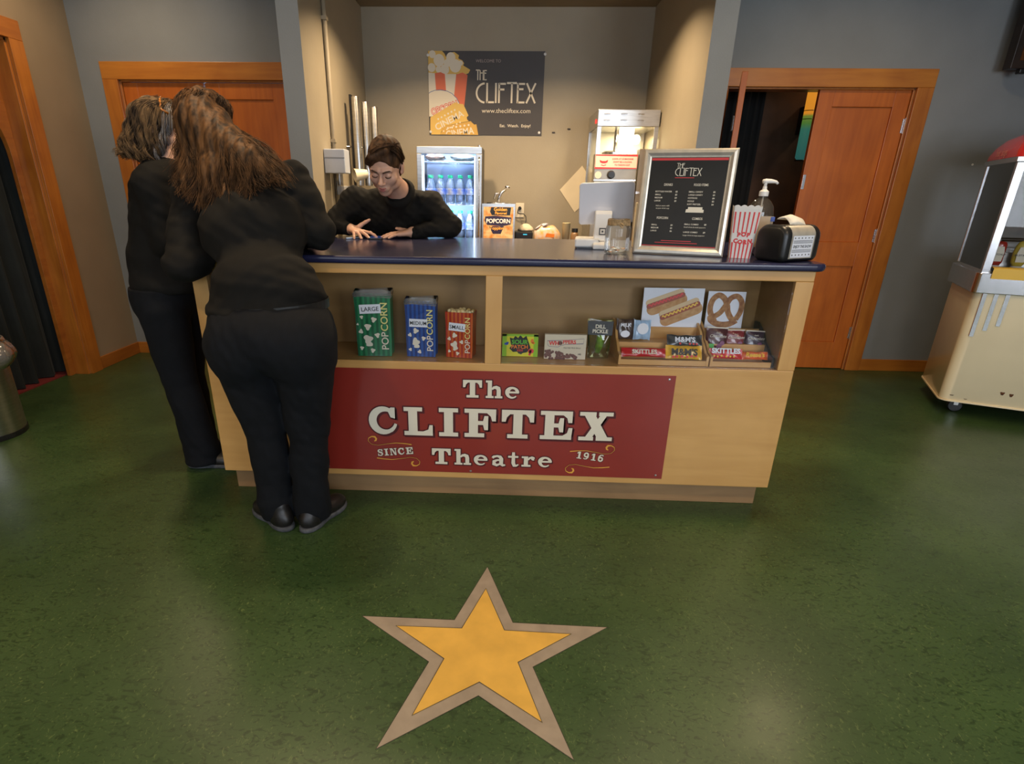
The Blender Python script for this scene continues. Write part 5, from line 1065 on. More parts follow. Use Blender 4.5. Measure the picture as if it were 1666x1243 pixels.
MB().box((AL + .001, 3.90, 1.428), (AL + .135, 4.02, 1.57)).build('body', dm, t, bevel=.006, seg=3); MB().box((AL + .003, 3.896, 1.516), (AL + .133, 3.902, 1.522)).build('seam', mat('grey_line', (.25, .27, .30), .5), t)
MB().box((AL + .030, 4.03, 1.30), (AL + .0345, 4.20, 1.55)).build('clear_guard', glass('smoky_plastic', (.8, .8, .78), refl=2), t) 
t = thing('conduit', 'grey painted conduit running up the left alcove wall', 'conduit', (0, 0, 0)); MB().tube([(AL + .016, 4.10, BC), (AL + .016, 4.10, AZ)], .014, 12).build('pipe', M['wall_alcove'], t, smooth=True)
for z in (1.62, 2.3): MB().box((AL + .001, 4.08, z), (AL + .033, 4.12, z + .02)).build('clamp', M['wall_alcove'], t)
t = thing('lid_stack_box', 'bright white box of cup lids under the cup tubes', 'box', (-1.125, 4.30, 1.28)); MB().box((-.045, -.04, 0), (.045, .04, .075)).build('carton', M['white'], t, bevel=.003)
# ------------------------------------------------------------------ vintage hot dog cart at the right
t = thing('hot_dog_cart', 'vintage cream and chrome hot dog cart with a glass case and red roof', 'cart', (2.86, 3.63, 0), -math.atan2(.404, .915))
LW, DW = 1.25, .60      # length along x, depth along y
def rpoly(x0, y0, x1, y1, r, n=6): return arc(x1 - r, y1 - r, r, r, 0, 90, n) + arc(x0 + r, y1 - r, r, r, 90, 180, n) + arc(x0 + r, y0 + r, r, r, 180, 270, n) + arc(x1 - r, y0 + r, r, r, 270, 360, n)
mb = MB(); rs = []
for z, ins in ((.095, .012), (.11, 0), (.80, 0)): rs.append([(x, y, z) for x, y in rpoly(ins, ins, LW - ins, DW - ins, .055)])
mb.rings(rs); body = mb.build('body', M['cream'], t, smooth=True, angle=40)
rust = mat('rust', (.10, .035, .01), .9, var=.5, scale=80)
for x, z, w, h in ((-.0015, .24, .0, .05), (.055, .14, .02, .008), (.13, .125, .016, .006), (.30, .19, .02, .03), (.345, .185, .018, .03), (.42, .103, .02, .006), (.60, .103, .014, .005)):
    if w: 
        q = MB(); T_ = face_T(x, -.0008, z); q.poly([(w / 2 * (1 + .4 * math.sin(3 * a)) * math.cos(a), h / 2 * (1 + .4 * math.cos(2 * a)) * math.sin(a)) for a in [2 * PI * i / 14 for i in range(14)]], T_); q.build('rust_spot', rust, body)
MB().prism(rpoly(-.006, -.006, LW + .006, DW + .006, .058), .098, .106, 'Z').build('bottom_lip', M['cream'], t)
MB().prism(rpoly(-.022, -.022, LW + .022, DW + .022, .030), .796, .915, 'Z').build('chrome_band', M['chrome'], t, bevel=.004)
MB().cbox((.33, -.0235, .852), (.16, .003, .075)).build('grey_badge', mat('grey_enamel', (.42, .43, .43), .4, var=.08, scale=30), t, bevel=.02) if False else MB().prism([(x, z) for x, z in rpoly(.24, .815, .60, .893, .035)], -.0245, -.022, 'Y').build('grey_badge', mat('grey_enamel', (.42, .43, .43), .4, var=.08, scale=30), t)
for i, (x, z0) in enumerate(((.050, .53), (.105, .572), (.160, .605))): MB().rings([[(x - .012, -.0005, z), (x - .010, -.006, z), (x + .010, -.006, z), (x + .012, -.0005, z)] for z in (z0, .796)]).build('chrome_strip', M['chrome'], t)
# casters
for x, y in ((.12, .12), (LW - .12, .12), (.12, DW - .12), (LW - .12, DW - .12)):
    c = MB().lathe([(.036, -.012), (.042, -.006), (.042, .006), (.036, .012)], n=24, T=Matrix.Translation((x, y, .0425)) @ Matrix.Rotation(PI / 2, 4, 'X')).build('caster', M['black'], t, smooth=True, angle=40)
    MB().box((x - .012, y - .02, .05), (x + .012, y - .014, .097)).box((x - .012, y + .014, .05), (x + .012, y + .02, .097)).build('fork', M['steel'], c)
# shelf, yellow cover
MB().box((.0, .0, .915), (LW, DW, .93)).build('deck', M['chrome'], t)
yl = MB().rings([[(.045, -.030, .885), (LW, -.030, .885), (LW, -.024, .885), (.045, -.024, .885)], [(.045, -.030, .945), (LW, -.030, .945), (LW, -.024, .945), (.045, -.024, .945)], [(.045, .02, .952), (LW, .02, .952), (LW, .02, .946), (.045, .02, .946)]]); yl.build('yellow_cover', M['yellow'], t, bevel=.003)
# glass case
gz0, gz1 = .93, 1.525
for x, y, w, d in ((-.004, -.004, .042, .03), (-.004, DW - .03, .022, .03), (LW - .04, 0, .04, .03), (LW - .022, DW - .03, .022, .03)): MB().box((x, y, gz0), (x + w, y + d, gz1)).build('corner_post', M['chrome'], t, bevel=.003)
MB().box((.038, .008, gz0), (LW - .04, .012, gz1)).build('front_glass', glass('cart_glass', refl=1.8), t)
MB().box((.004, .026, gz0), (.008, DW - .03, gz1)).build('side_glass', glass('cart_side_glass', (.9, .92, .92), refl=1.8), t)
MB().box((.018, DW - .012, gz0), (LW - .022, DW - .008, gz1)).build('rear_glass', M['glass'], t)
MB().box((-.012, -.012, gz1), (LW + .012, DW + .012, gz1 + .028)).build('roof_rail', M['chrome'], t, bevel=.003)
mb = MB(); rs = []
for z, ins, r in ((gz1 + .028, 0, .04), (gz1 + .06, .004, .05), (gz1 + .10, .020, .07), (gz1 + .14, .05, .09), (gz1 + .168, .10, .10), (gz1 + .18, .17, .10)): rs.append([(x, y, z) for x, y in rpoly(-.012 + ins, -.012 + ins, LW + .012 - ins, DW + .012 - ins, r, 8)])
mb.rings(rs); rf = mb.build('roof', M['red'], t, smooth=True, angle=60)
q = MB(); TT = frame_T((-.0135, .50, gz1 + .045), (0, -1, 0), (0, 0, 1)); text(q, 'hot dogs', TT, .06, .19, .0, .0, bold=.0, shear=.3); q.build('script_lettering', mat('pale_red_script', (.72, .35, .30), .4), rf)
# inside: shelf rail, warming rack, picture behind
for y in (.06, .30):
    MB().tube([(.06, y, 1.10), (LW - .05, y, 1.10)], .005, 8).build('rack_rail', M['black'], t, smooth=True)
MB().box((.05, .12, .931), (LW - .05, .50, 1.03)).build('steam_table', M['steel'], t, bevel=.003)
bl = MB()
for k in range(12): bl.box((.07 + .09 * k, .118, 1.0), (.10 + .09 * k, .12, 1.015))
bl.build('vent_slot', M['black'], t)
def squeeze(name, label, x, mA, mB, mL, shape):
    c, s_ = math.cos(t.rotation_euler.z), math.sin(t.rotation_euler.z); wx = t.location.x + x * c - .062 * s_; wy = t.location.y + x * s_ + .062 * c
    b = thing(name, label, 'condiment bottle', (wx, wy, .931), t.rotation_euler.z)
    MB().lathe([(.028, 0), (.030, .004), (.030, .020), (.024, .026)], n=24).build('cap', M['white'], b, smooth=True, angle=40)
    MB().lathe([(.024, .026), (.036, .05), (.038, .10), (.032, .14), (.022, .165), (.014, .17)] if shape else [(.024, .026), (.033, .045), (.033, .145), (.026, .16), (.01, .165)], n=28, T=Matrix.Diagonal((1, .6, 1, 1))).build('bottle', mA, b, smooth=True)
    q = MB(); q.poly([(-.020, .05), (.020, .05), (.023, .10), (.016, .135), (-.016, .135), (-.023, .10)], face_T(0, -.026, 0)); lb = q.build('label', M['ivory'], b); q = MB(); text(q, mL, face_T(0, -.0268, 0), .014, 0, .085, 0, bold=.02); q.build('lettering', M['darkwood'], lb)
squeeze('ketchup_bottle', 'upside-down red ketchup bottle with a white cap in the cart window', .062, mat('ketchup_red', (.36, .012, .01), .25, var=.2, coat=.4), None, 'KETCHUP', False)
squeeze('mustard_bottle', 'upside-down yellow mustard bottle with a white cap in the cart window', .168, mat('mustard_yellow', (.55, .42, .05), .25, var=.1, coat=.4), None, 'MUSTARD', True)
squeeze('relish_bottle', 'upside-down green relish bottle, right of the mustard bottle in the cart window', .272, mat('relish_green', (.20, .28, .04), .25, var=.1, coat=.4), None, 'RELISH', False)
# screen on the wall in the top right corner
t = thing('wall_monitor', 'dark brown framed screen mounted high on the right wall', 'monitor', (3.272, 4.50, 2.128))
MB().box((0, -.03, 0), (1.1, .04, .66)).build('frame', M['darkwood'], t, bevel=.004); MB().box((.045, -.033, .045), (1.055, -.03, .615)).build('screen', mat('amber_reflection_screen', (.10, .035, .008), .12, var=.5, scale=6), t)  # orange reflection painted into the dark screen colour
MB().cbox((.10, 0, -.012), (.05, .04, .03)).build('sensor', M['black'], t, bevel=.006); MB().box((.4, .04, .2), (.7, .13, .45)).build('wall_bracket', M['black'], t)
tag(MB().lathe([(.008, 0), (.007, .003), (.001, .004)], n=10, T=face_T(3.335, YD - .001, 1.555)).build('wall_screw', M['white']), 'small pale screw cap in the grey wall left of the cart roof', 'screw')
# ------------------------------------------------------------------ trash can at the left
t = thing('trash_can', 'brushed steel trash can with a clear liner bag folded over its rim', 'trash can', (-3.00, 2.70, 0))
# visible right edge at x = -2.80
t.location = (-2.945, 2.86, 0)
MB().lathe([(.178, 0), (.180, .006), (.180, .030)], n=48).build('base_ring', M['black'], t, smooth=True, angle=40)
cn = MB().lathe([(.176, .030), (.176, .43), (.170, .432), (.170, .032)], n=48, cap=False).build('drum', M['steel'], t, smooth=True, angle=40)
film_m = glass('liner_film', (.78, .76, .72), refl=5, rough=.12, body=.32, bodycol=(.55, .50, .45))
mb = MB(); rs = []; n = 72
for k in range(9):
    u = k / 8; z = .385 + .15 * u; row = []
    for i in range(n):
        a = 2 * PI * i / n; cr = math.sin(11 * a + 2 * u) + .6 * math.sin(23 * a + 5 * u); r = .180 + .025 * math.sin(PI * u) + .010 * cr * (.3 + u) + .05 * max(0, math.cos(a)) ** 6 * math.sin(PI * u * .8)
        row.append((r * math.cos(a), r * math.sin(a), z + .012 * math.sin(7 * a) * u))
    rs.append(row)
for k in range(1, 5):
    u = k / 4; rs.append([(x * (1 - .12 * u) , y * (1 - .12 * u), z + .015 * math.sin(PI * u) - .05 * u) for x, y, z in rs[8]])
mb.rings(rs, cap=False); mb.build('liner_bag', film_m, t, smooth=True)
MB().lathe([(.145, .45), (.155, .49), (.13, .57), (.07, .63), (.02, .65)], n=40, T=Matrix.Translation((-.06, 0, 0))).build('lid', M['black'], t, smooth=True)
# ------------------------------------------------------------------ people: smooth implicit bodies turned into meshes
def at(px, py, Y):
    d = AX * ((px - 784.17) / F_PX) - BX * ((py - 679.47) / F_PX) + CX
    p = CAM_POS + d * (Y / d.y); return np.array([p.x, p.y, p.z])
def A_(*p): return np.array(p, float)
def rcone(a, b, ra, rb): return ('c', A_(*a), A_(*b), ra, rb)
def ell(c, r, R=None): return ('e', A_(*c), A_(*r), np.eye(3) if R is None else np.array(R))
def prim_d(P, q):
    if q[0] == 'c':
        _, a, b, ra, rb = q; ab = b - a; t = np.clip(((P - a) @ ab) / max(1e-9, ab @ ab), 0, 1)
        return np.linalg.norm(P - a - t[:, None] * ab, axis=1) - (ra + (rb - ra) * t)
    _, c, r, R = q; L = (P - c) @ R          # columns of R are local axes
    k0 = np.linalg.norm(L / r, axis=1); k1 = np.linalg.norm(L / (r * r), axis=1) + 1e-9
    return np.where(k0 < 1e-4, -r.min(), k0 * (k0 - 1) / k1)
def smin(a, b, k):
    h = np.clip(.5 + .5 * (b - a) / k, 0, 1); return b + (a - b) * h - k * h * (1 - h)
def smax(a, b, k): return -smin(-a, -b, k)
def union(P, qs, k):
    d = None
    for q in qs:
        kk = k
        if len(q) == 2 and isinstance(q[0], tuple): kk = q[1]; q = q[0]
        e = prim_d(P, q); d = e if d is None else smin(d, e, kk)
    return d
def sdf_mesh(fn, lo, hi, h):
    lo = np.array(lo, float); hi = np.array(hi, float); B = 8
    n = np.ceil((hi - lo) / h / B).astype(int) * B + 1
    cs = [np.arange(0, n[i], B) for i in range(3)]
    G = np.stack(np.meshgrid(*cs, indexing='ij'), -1).reshape(-1, 3); D = fn(lo + G * h).reshape([len(c) for c in cs])
    # blocks whose corners are near the surface
    m = np.minimum.reduce([np.abs(D[i:D.shape[0] - 1 + i, j:D.shape[1] - 1 + j, k:D.shape[2] - 1 + k]) for i in (0, 1) for j in (0, 1) for k in (0, 1)])
    act = m < B * h * 1.35
    V = np.repeat(np.repeat(np.repeat(np.where(D[:-1, :-1, :-1] < 0, -1., 1.), B, 0), B, 1), B, 2).astype(np.float32)
    V = np.pad(V, ((0, 1),) * 3, mode='edge')
    mask = np.zeros(V.shape, bool); idx = np.argwhere(act)
    for i, j, k in idx: mask[i * B:i * B + B + 1, j * B:j * B + B + 1, k * B:k * B + B + 1] = True
    I = np.argwhere(mask); out = np.empty(len(I), np.float32)
    for s in range(0, len(I), 400000): out[s:s + 400000] = fn(lo + I[s:s + 400000] * h)
    V[mask] = out
    S = V < 0; nx, ny, nz = V.shape
    C = np.zeros((nx - 1, ny - 1, nz - 1), np.int8)
    for i in (0, 1):
        for j in (0, 1):
            for k in (0, 1): C += S[i:nx - 1 + i, j:ny - 1 + j, k:nz - 1 + k]
    ac = (C > 0) & (C < 8); ci = np.argwhere(ac); ids = -np.ones(ac.shape, np.int64); ids[ac] = np.arange(len(ci))
    acc = np.zeros((len(ci), 3)); cnt = np.zeros(len(ci))
    cor = [(i, j, k) for i in (0, 1) for j in (0, 1) for k in (0, 1)]
    for a in cor:
        for ax in range(3):
            if a[ax]: continue
            b = list(a); b[ax] = 1; va = V[ci[:, 0] + a[0], ci[:, 1] + a[1], ci[:, 2] + a[2]]; vb = V[ci[:, 0] + b[0], ci[:, 1] + b[1], ci[:, 2] + b[2]]
            cr = (va < 0) != (vb < 0); t = np.where(cr, va / np.where(cr, va - vb, 1), 0)
            p = np.tile(np.array(a, float), (len(ci), 1)); p[:, ax] = t; acc += p * cr[:, None]; cnt += cr
    vs = lo + (ci + acc / cnt[:, None]) * h; faces = []
    for ax in range(3):
        u, w = [(1, 2), (2, 0), (0, 1)][ax]
        sl0 = [slice(None)] * 3; sl1 = [slice(None)] * 3; sl0[ax] = slice(0, -1); sl1[ax] = slice(1, None)
        s0, s1 = S[tuple(sl0)], S[tuple(sl1)]; e = np.argwhere(s0 != s1)
        e = e[(e[:, u] > 0) & (e[:, w] > 0) & (e[:, u] < V.shape[u] - 1) & (e[:, w] < V.shape[w] - 1)]
        def gid(du, dw): q = e.copy(); q[:, u] -= du; q[:, w] -= dw; return ids[q[:, 0], q[:, 1], q[:, 2]]
        F4 = np.stack([gid(1, 1), gid(0, 1), gid(0, 0), gid(1, 0)], 1); flip = ~s0[e[:, 0], e[:, 1], e[:, 2]]
        F4[flip] = F4[flip][:, ::-1]; faces.append(F4[(F4 >= 0).all(1)])
    return vs, np.concatenate(faces)
def np_mesh(name, vs, fs, m, parent=None):
    me = bpy.data.meshes.new(name); me.vertices.add(len(vs)); me.vertices.foreach_set('co', np.asarray(vs, np.float32).ravel())
    k = fs.shape[1]; me.loops.add(len(fs) * k); me.loops.foreach_set('vertex_index', fs.ravel().astype(np.int32)); me.polygons.add(len(fs))
    me.polygons.foreach_set('loop_start', (np.arange(len(fs)) * k).astype(np.int32)); me.polygons.foreach_set('loop_total', np.full(len(fs), k, np.int32)); me.polygons.foreach_set('use_smooth', np.ones(len(fs), bool))
    me.materials.append(m); me.update(calc_edges=True); me.validate(); o = bpy.data.objects.new(name, me); return link(o, parent)
def bounds(qs, pad):
    P = []
    for q in qs:
        if len(q) == 2 and isinstance(q[0], tuple): q = q[0]
        if q[0] == 'c': P += [q[1] - q[3], q[1] + q[3], q[2] - q[4], q[2] + q[4]]
        else: r = q[2].max(); P += [q[1] - r, q[1] + r]
    P = np.array(P); return P.min(0) - pad, P.max(0) + pad
CBOX = (A_(-1.318, 2.262, -.1), A_(1.229, 3.301, 1.0930))
def keep_off(P, d):
    c, hh = (CBOX[0] + CBOX[1]) / 2, (CBOX[1] - CBOX[0]) / 2; q = np.abs(P - c) - hh
    b = np.linalg.norm(np.maximum(q, 0), axis=1) + np.minimum(q.max(1), 0)
    return smax(d, -b, .003)
def blobmesh(name, qs, k, h, m, parent, disp=None, cut=None, pad=.02):
    lo, hi = bounds(qs, pad)
    def fn(P):
        d = union(P, qs, k)
        if disp is not None: d = d + disp(P)
        if cut is not None: d = cut(P, d)
        return keep_off(P, d)
    vs, fs = sdf_mesh(fn, lo, hi, h); return np_mesh(name, vs, fs, m, parent)
def unit(v): v = np.array(v, float); return v / np.linalg.norm(v)
def basis(fwd, up):
    """columns: x right, y back (minus forward), z up"""
    f = unit(fwd); x = unit(np.cross(f, up)); z = np.cross(x, f); return np.stack([x, -f, z], 1)
def folds(scale, amp, dirs, seed=0):
    r = np.random.default_rng(seed); W = [(unit(d) * s * scale, r.uniform(0, 6), a) for d, s, a in dirs]
    def f(P):
        w = .35 * np.sin(P @ np.array([9., 4, 7]) + seed) + .35 * np.sin(P @ np.array([-5., 8, 6]) + 2 * seed); o = 0
        for k, ph, a in W: o = o + a * np.sin(P @ k + ph + 3.2 * w) ** 3
        return amp * o
    return f
def hand_prims(wrist, d, n, side, spread=.16, curl=(.25, .3, .3), s=1.0, thumb=None, aims=None):
    """wrist position, pointing direction, back-of-hand normal, side=+1 when the thumb lies on +(n x d)"""
    d = unit(d); n = unit(np.array(n) - d * np.dot(n, d)); u = np.cross(n, d) * side; w = np.array(wrist); out = []
    pal = w + d * .045 * s
    out.append(rcone(w - d * .02 * s, w + d * .01 * s, .027 * s, .025 * s))
    for k in (-1, -.35, .35, 1): out.append((rcone(w + d * .012 * s + u * k * .014 * s, w + d * .082 * s + u * k * .029 * s - n * .002, .0155 * s, .0115 * s), .012))
    L = [(.044, .026, .020), (.048, .030, .021), (.044, .027, .020), (.034, .020, .018)]; R = [.0090, .0092, .0088, .0078]
    for i, off in enumerate((.032, .011, -.011, -.030)):
        b = w + d * (.086 - .006 * abs(i - 1)) * s + u * off * s; ang = spread * (1.5 - i) * .55; dd = unit(d + u * ang)
        if aims is not None and aims[i] is not None: dd = unit(aims[i])
        nn = unit(n - dd * np.dot(n, dd)); r = R[i] * s
        for j in range(3):
            c = curl[j] if not isinstance(curl[j], (list, tuple)) else curl[j][i]
            dd = unit(dd * math.cos(c) - nn * math.sin(c)); nn = unit(n - dd * np.dot(n, dd)) if abs(np.dot(n, dd)) < .98 else nn; e = b + dd * L[i][j] * s
            out.append((rcone(b, e, r * (1 - .07 * j), r * (.93 - .07 * j)), .0045)); b = e
    b = w + d * .022 * s + u * .020 * s; td = unit(d * .75 + u * .75 - n * .15) if thumb is None else unit(thumb)
    e = b + td * .040 * s; out.append((rcone(b, e, .0150 * s, .0115 * s), .012)); e2 = e + unit(td + d * .25) * .032 * s; out.append((rcone(e, e2, .0112 * s, .0100 * s), .005)); e3 = e2 + unit(td + d * .45) * .024 * s; out.append((rcone(e2, e3, .0100 * s, .0080 * s), .004))
    return out
def T_pts(R, c, p, s=1.0): return np.array(c) + R @ (np.array(p, float) * s)
def head_prims(c, R, s=1.0, neck_to=None):
    g = lambda *p: T_pts(R, c, p, s)
    q = [ell(g(0, .018, .036), A_(.073, .092, .083) * s, R), (ell(g(0, -.024, -.026), A_(.060, .060, .080) * s, R), .03), (ell(g(0, -.062, -.090), A_(.024, .020, .018) * s, R), .03)]
    for x in (-1, 1):
        q += [(ell(g(x * .040, -.056, -.022), A_(.024, .020, .022) * s, R), .02), (ell(g(x * .046, -.012, -.066), A_(.018, .030, .024) * s, R), .025), (rcone(g(x * .012, -.0805, .026), g(x * .044, -.066, .024), .010 * s, .009 * s), .014)]
        q += [(ell(g(x * .079, .014, .000), A_(.0075, .016, .031) * s, R), .006), (ell(g(x * .074, .006, -.022), A_(.006, .010, .012) * s, R), .006)]
    q += [(rcone(g(0, -.082, .016), g(0, -.101, -.022), .0075 * s, .0105 * s), .010), (ell(g(0, -.1035, -.027), A_(.0105, .0095, .0085) * s, R), .006)]
    for x in (-1, 1): q += [(ell(g(x * .0115, -.0925, -.030), A_(.0075, .009, .0065) * s, R), .005)]
    q += [(ell(g(0, -.078, -.060), A_(.028, .014, .018) * s, R), .014)]
    if neck_to is not None: q += [(rcone(g(0, .012, -.055), neck_to, .050 * s, .056 * s), .03)]
    return q
def socket_cut(c, R, s=1.0):
    E = [ell(T_pts(R, c, (x * .031, -.098, .004), s), A_(.019, .018, .013) * s, R) for x in (-1, 1)]; Y = [ell(T_pts(R, c, (x * .031, -.0715, .003), s), A_(.0145, .0135, .0125) * s, R) for x in (-1, 1)]
    def cut(P, d):
        for e in E: d = smax(d, -prim_d(P, e), .012 * s)
        for e in Y: d = smin(d, prim_d(P, e), .004 * s)
        return d
    return cut
SKIN = mat('skin', (.62, .36, .25), .48, var=.06, scale=30, sss=.12, bump=.12, bscale=400)
CLOTH_S = mat('black_shirt_cloth', (.0062, .0057, .0048), .85, var=.15, scale=40, spec=.25, bump=.3, bscale=700)
CLOTH_T = mat('black_trouser_cloth', (.0042, .0052, .0075), .85, var=.15, scale=40, spec=.25, bump=.3, bscale=700)
LEATHER = mat('black_shoe_leather', (.010, .009, .009), .4, var=.2, scale=30)
SOLE = mat('worn_grey_sole', (.07, .075, .085), .7, var=.3, scale=40)
def hairmat(name, a, b, hi=None):
    m, nt, p = _nt(name); oi = nt.nodes.new('ShaderNodeTexCoord'); n = nt.nodes.new('ShaderNodeTexNoise'); n.inputs['Scale'].default_value = 42; n.inputs['Detail'].default_value = 3
    mp = nt.nodes.new('ShaderNodeMapping'); mp.inputs['Scale'].default_value = (1, 1, .25); nt.links.new(oi.outputs['Object'], mp.inputs[0]); nt.links.new(mp.outputs[0], n.inputs['Vector'])
    r = nt.nodes.new('ShaderNodeValToRGB'); e = r.color_ramp.elements; e[0].position = .36; e[0].color = (*a, 1); e[1].position = .66; e[1].color = (*b, 1)
    nt.links.new(n.outputs['Fac'], r.inputs[0]); nt.links.new(r.outputs[0], p.inputs['Base Color']); p.inputs['Roughness'].default_value = .62; p.inputs['Specular IOR Level'].default_value = .22
    return m
def catmull(C, n):
    C = np.array(C); m = len(C) - 1; t = np.linspace(0, m, n); i = np.clip(t.astype(int), 0, m - 1); f = (t - i)[:, None]
    p0 = C[np.clip(i - 1, 0, m)]; p1 = C[i]; p2 = C[i + 1]; p3 = C[np.clip(i + 2, 0, m)]
    return .5 * (2 * p1 + (p2 - p0) * f + (2 * p0 - 5 * p1 + 4 * p2 - p3) * f ** 2 + (3 * p1 - p0 - 3 * p2 + p3) * f ** 3)
def strands(name, paths, m, parent, r0=.0011, r1=.0005):
    V, F = [], []; b = 0
    for C in paths:
        n = len(C); d = np.gradient(C, axis=0); d /= np.linalg.norm(d, axis=1)[:, None] + 1e-9
        u = np.cross(d, A_(.3, 1, .2)); u /= np.linalg.norm(u, axis=1)[:, None] + 1e-9; w = np.cross(d, u); rr = (np.linspace(r0, r1, n) * np.random.default_rng(b).uniform(.7, 1.3))[:, None]
        R = np.stack([C + u * rr, C - u * rr * .5 + w * rr * .87, C - u * rr * .5 - w * rr * .87], 1); V.append(R.reshape(-1, 3))
        i = np.arange(n - 1)[:, None] * 3 + b; j = np.arange(3)[None]; jn = (j + 1) % 3
        F.append(np.stack([i + j, i + jn, i + 3 + jn, i + 3 + j], -1).reshape(-1, 4)); b += 3 * n
    return np_mesh(name, np.concatenate(V), np.concatenate(F), m, parent)
def shoe(name, heel, toe, parent, w=.045):
    h, t = A_(*heel), A_(*toe); d = unit(t - h); L = np.linalg.norm(t - h); q = []; x = A_(0, 0, 1); sd = np.cross(d, x); R = np.stack([d, sd, x], 1)
    q = [ell(h + d * .045 + x * .045, (.055, .037, .042), R), (ell(h + d * L * .5 + x * .040, (L * .40, .038, .034), R), .03), (ell(t - d * .065 + x * .030, (.070, w, .032), R), .03), (rcone(h + d * .05 + x * .05, h + d * .05 + x * .10, .040, .038), .03)]
    lo = lambda P, dd: smax(dd, -(P[:, 2] - .018), .004)
    o = blobmesh(name, q, .02, .004, LEATHER, parent, cut=lo)
    q2 = [ell(h + d * .045 + x * .010, (.060, .042, .03), R), (ell(h + d * L * .5 + x * .01, (L * .42, .040, .03), R), .03), (ell(t - d * .065 + x * .01, (.075, w + .005, .03), R), .03)]
    blobmesh('sole', q2, .02, .004, SOLE, o, cut=lambda P, dd: smax(smax(dd, P[:, 2] - .021, .002), -(P[:, 2] - .0005), .002)); return o

# ================================================================== woman in front of the counter, her back to us
P1 = thing('person', 'person with long wavy brown hair in black, back to us, leaning on the counter front', 'person', (0, 0, 0))
ankL, ankR = A_(-.950, 2.07, .09), A_(-.800, 2.07, .09)
knL, knR = at(432, 690, 2.04), at(501, 690, 2.04)
hpL, hpR = at(398, 560, 2.00), at(492, 560, 2.00); pel = (hpL + hpR) / 2 + A_(0, 0, .04)
wst, chs = at(434, 470, 2.06), at(412, 375, 2.21)
ub = at(396, 315, 2.36); shL, shR = at(312, 322, 2.38), at(476, 300, 2.38)
nk = at(362, 262, 2.43); hd = at(336, 208, 2.47)
elL, elR = at(298, 430, 2.20), at(518, 375, 2.32); wrL, wrR = A_(-1.05, 2.50, 1.125), A_(-.90, 2.54, 1.125)
Rh = basis((-.32, 1.0, -.35), (0, .25, 1))
sk = head_prims(hd, Rh, .98, nk) + [(rcone(nk, ub, .06, .09), .05), (ell(ub, (.13, .07, .08)), .04), (ell(chs, (.14, .09, .12)), .05), (ell(wst, (.15, .11, .12)), .05), (ell(pel, (.17, .12, .11)), .05)]
for a, b, c, d_ in ((hpL, knL, ankL, .075), (hpR, knR, ankR, .075)): sk += [(rcone(a, b, d_, .055), .04), (rcone(b, c, .052, .036), .03), (rcone(c, c + A_(0, .03, -.03), .034, .028), .03)]
for a, b, c in ((shL, elL, wrL), (shR, elR, wrR)): sk += [(rcone(ub, a, .07, .045), .05), (rcone(a, b, .044, .036), .03), (rcone(b, c, .036, .026), .02)]
sk += hand_prims(wrL, (.15, 1, -.12), (0, .1, 1), 1, curl=(.15, .2, .2)) + hand_prims(wrR, (-.1, 1, -.12), (0, .1, 1), -1, curl=(.15, .2, .2))
blobmesh('body', sk, .02, .0045, SKIN, P1, cut=socket_cut(hd, Rh, .98))
RB = basis((0, 1, -.18), (0, .2, 1))
sh = [ell(wst + A_(0, .0, -.01), (.205, .165, .15), RB), (ell(wst + A_(.0, -.01, -.11), (.228, .175, .085), RB), .05), (ell(chs, (.200, .135, .17), basis((0, 1, -.4), (0, .4, 1))), .08), (ell(ub, (.175, .105, .12), basis((0, 1, -.6), (0, .6, 1))), .06), (rcone(shL, shR, .070, .078), .05), (rcone(nk, ub, .062, .10), .04)]
sh += [(rcone(shL, elL, .074, .066), .03), (rcone(elL, wrL, .060, .042), .035), (rcone(shR, elR, .078, .064), .03), (rcone(elR, wrR, .058, .042), .035)]
F1 = folds(1.0, .0045, [((1, .3, 2.2), 42, 1), ((-1.2, .2, 2.0), 35, .8), ((.3, 0, 1), 60, .5), ((1, 0, -.4), 30, .4)], 3)
blobmesh('shirt', sh, .04, .006, CLOTH_S, P1, disp=F1, cut=lambda P, d: smax(d, -(P[:, 2] - (.925 - .06 * (-(P[:, 0]) - .83))), .006))
tr = [ell(pel + A_(0, .0, -.005), (.225, .175, .145)), (ell(hpL + A_(-.005, -.03, -.01), (.115, .125, .14)), .05), (ell(hpR + A_(.005, -.03, -.01), (.115, .125, .14)), .05), (ell(wst + A_(0, 0, -.10), (.212, .165, .09)), .05)]
for a, b, c in ((hpL, knL, ankL), (hpR, knR, ankR)): tr += [(rcone(a + A_(0, 0, -.06), b, .118, .082), .022), (rcone(b, c + A_(0, -.01, .0), .080, .070), .015), (rcone(c + A_(0, -.01, .02), c + A_(0, 0, -.045), .070, .074), .015)]
F2 = folds(1.0, .003, [((1, .3, .6), 40, 1), ((.2, .2, 1), 34, .8), ((1, 0, .05), 55, .5)], 8)
blobmesh('trousers', tr, .02, .006, CLOTH_T, P1, disp=F2, cut=lambda P, d: smax(smax(d, P[:, 2] - (.955 - .05 * (-(P[:, 0]) - .83)), .006), -(P[:, 2] - .030), .004))
bl = MB(); bz = at(508, 468, 1.90)
q = MB(); n = 48; rs = [[], [], [], []]
cb = wst + A_(0, -.0, -.10)
for i in range(n):
    a = 2 * PI * i / n; x, y = cb[0] + .2185 * math.cos(a), cb[1] + .172 * math.sin(a); z = .935 + .05 * (x + .83)
    for j, (dx, dz) in enumerate(((1, -.016), (1.012, -.016), (1.012, .016), (1, .016))): rs[j].append((cb[0] + (x - cb[0]) * dx, cb[1] + (y - cb[1]) * dx, z + dz))
q.rings(rs, close=True); q.build('belt', M['black'], P1)
shoe('shoe', (-.885, 1.995, 0), (-1.085, 2.165, 0), P1); shoe('shoe', (-.815, 1.985, 0), (-.725, 2.235, 0), P1)
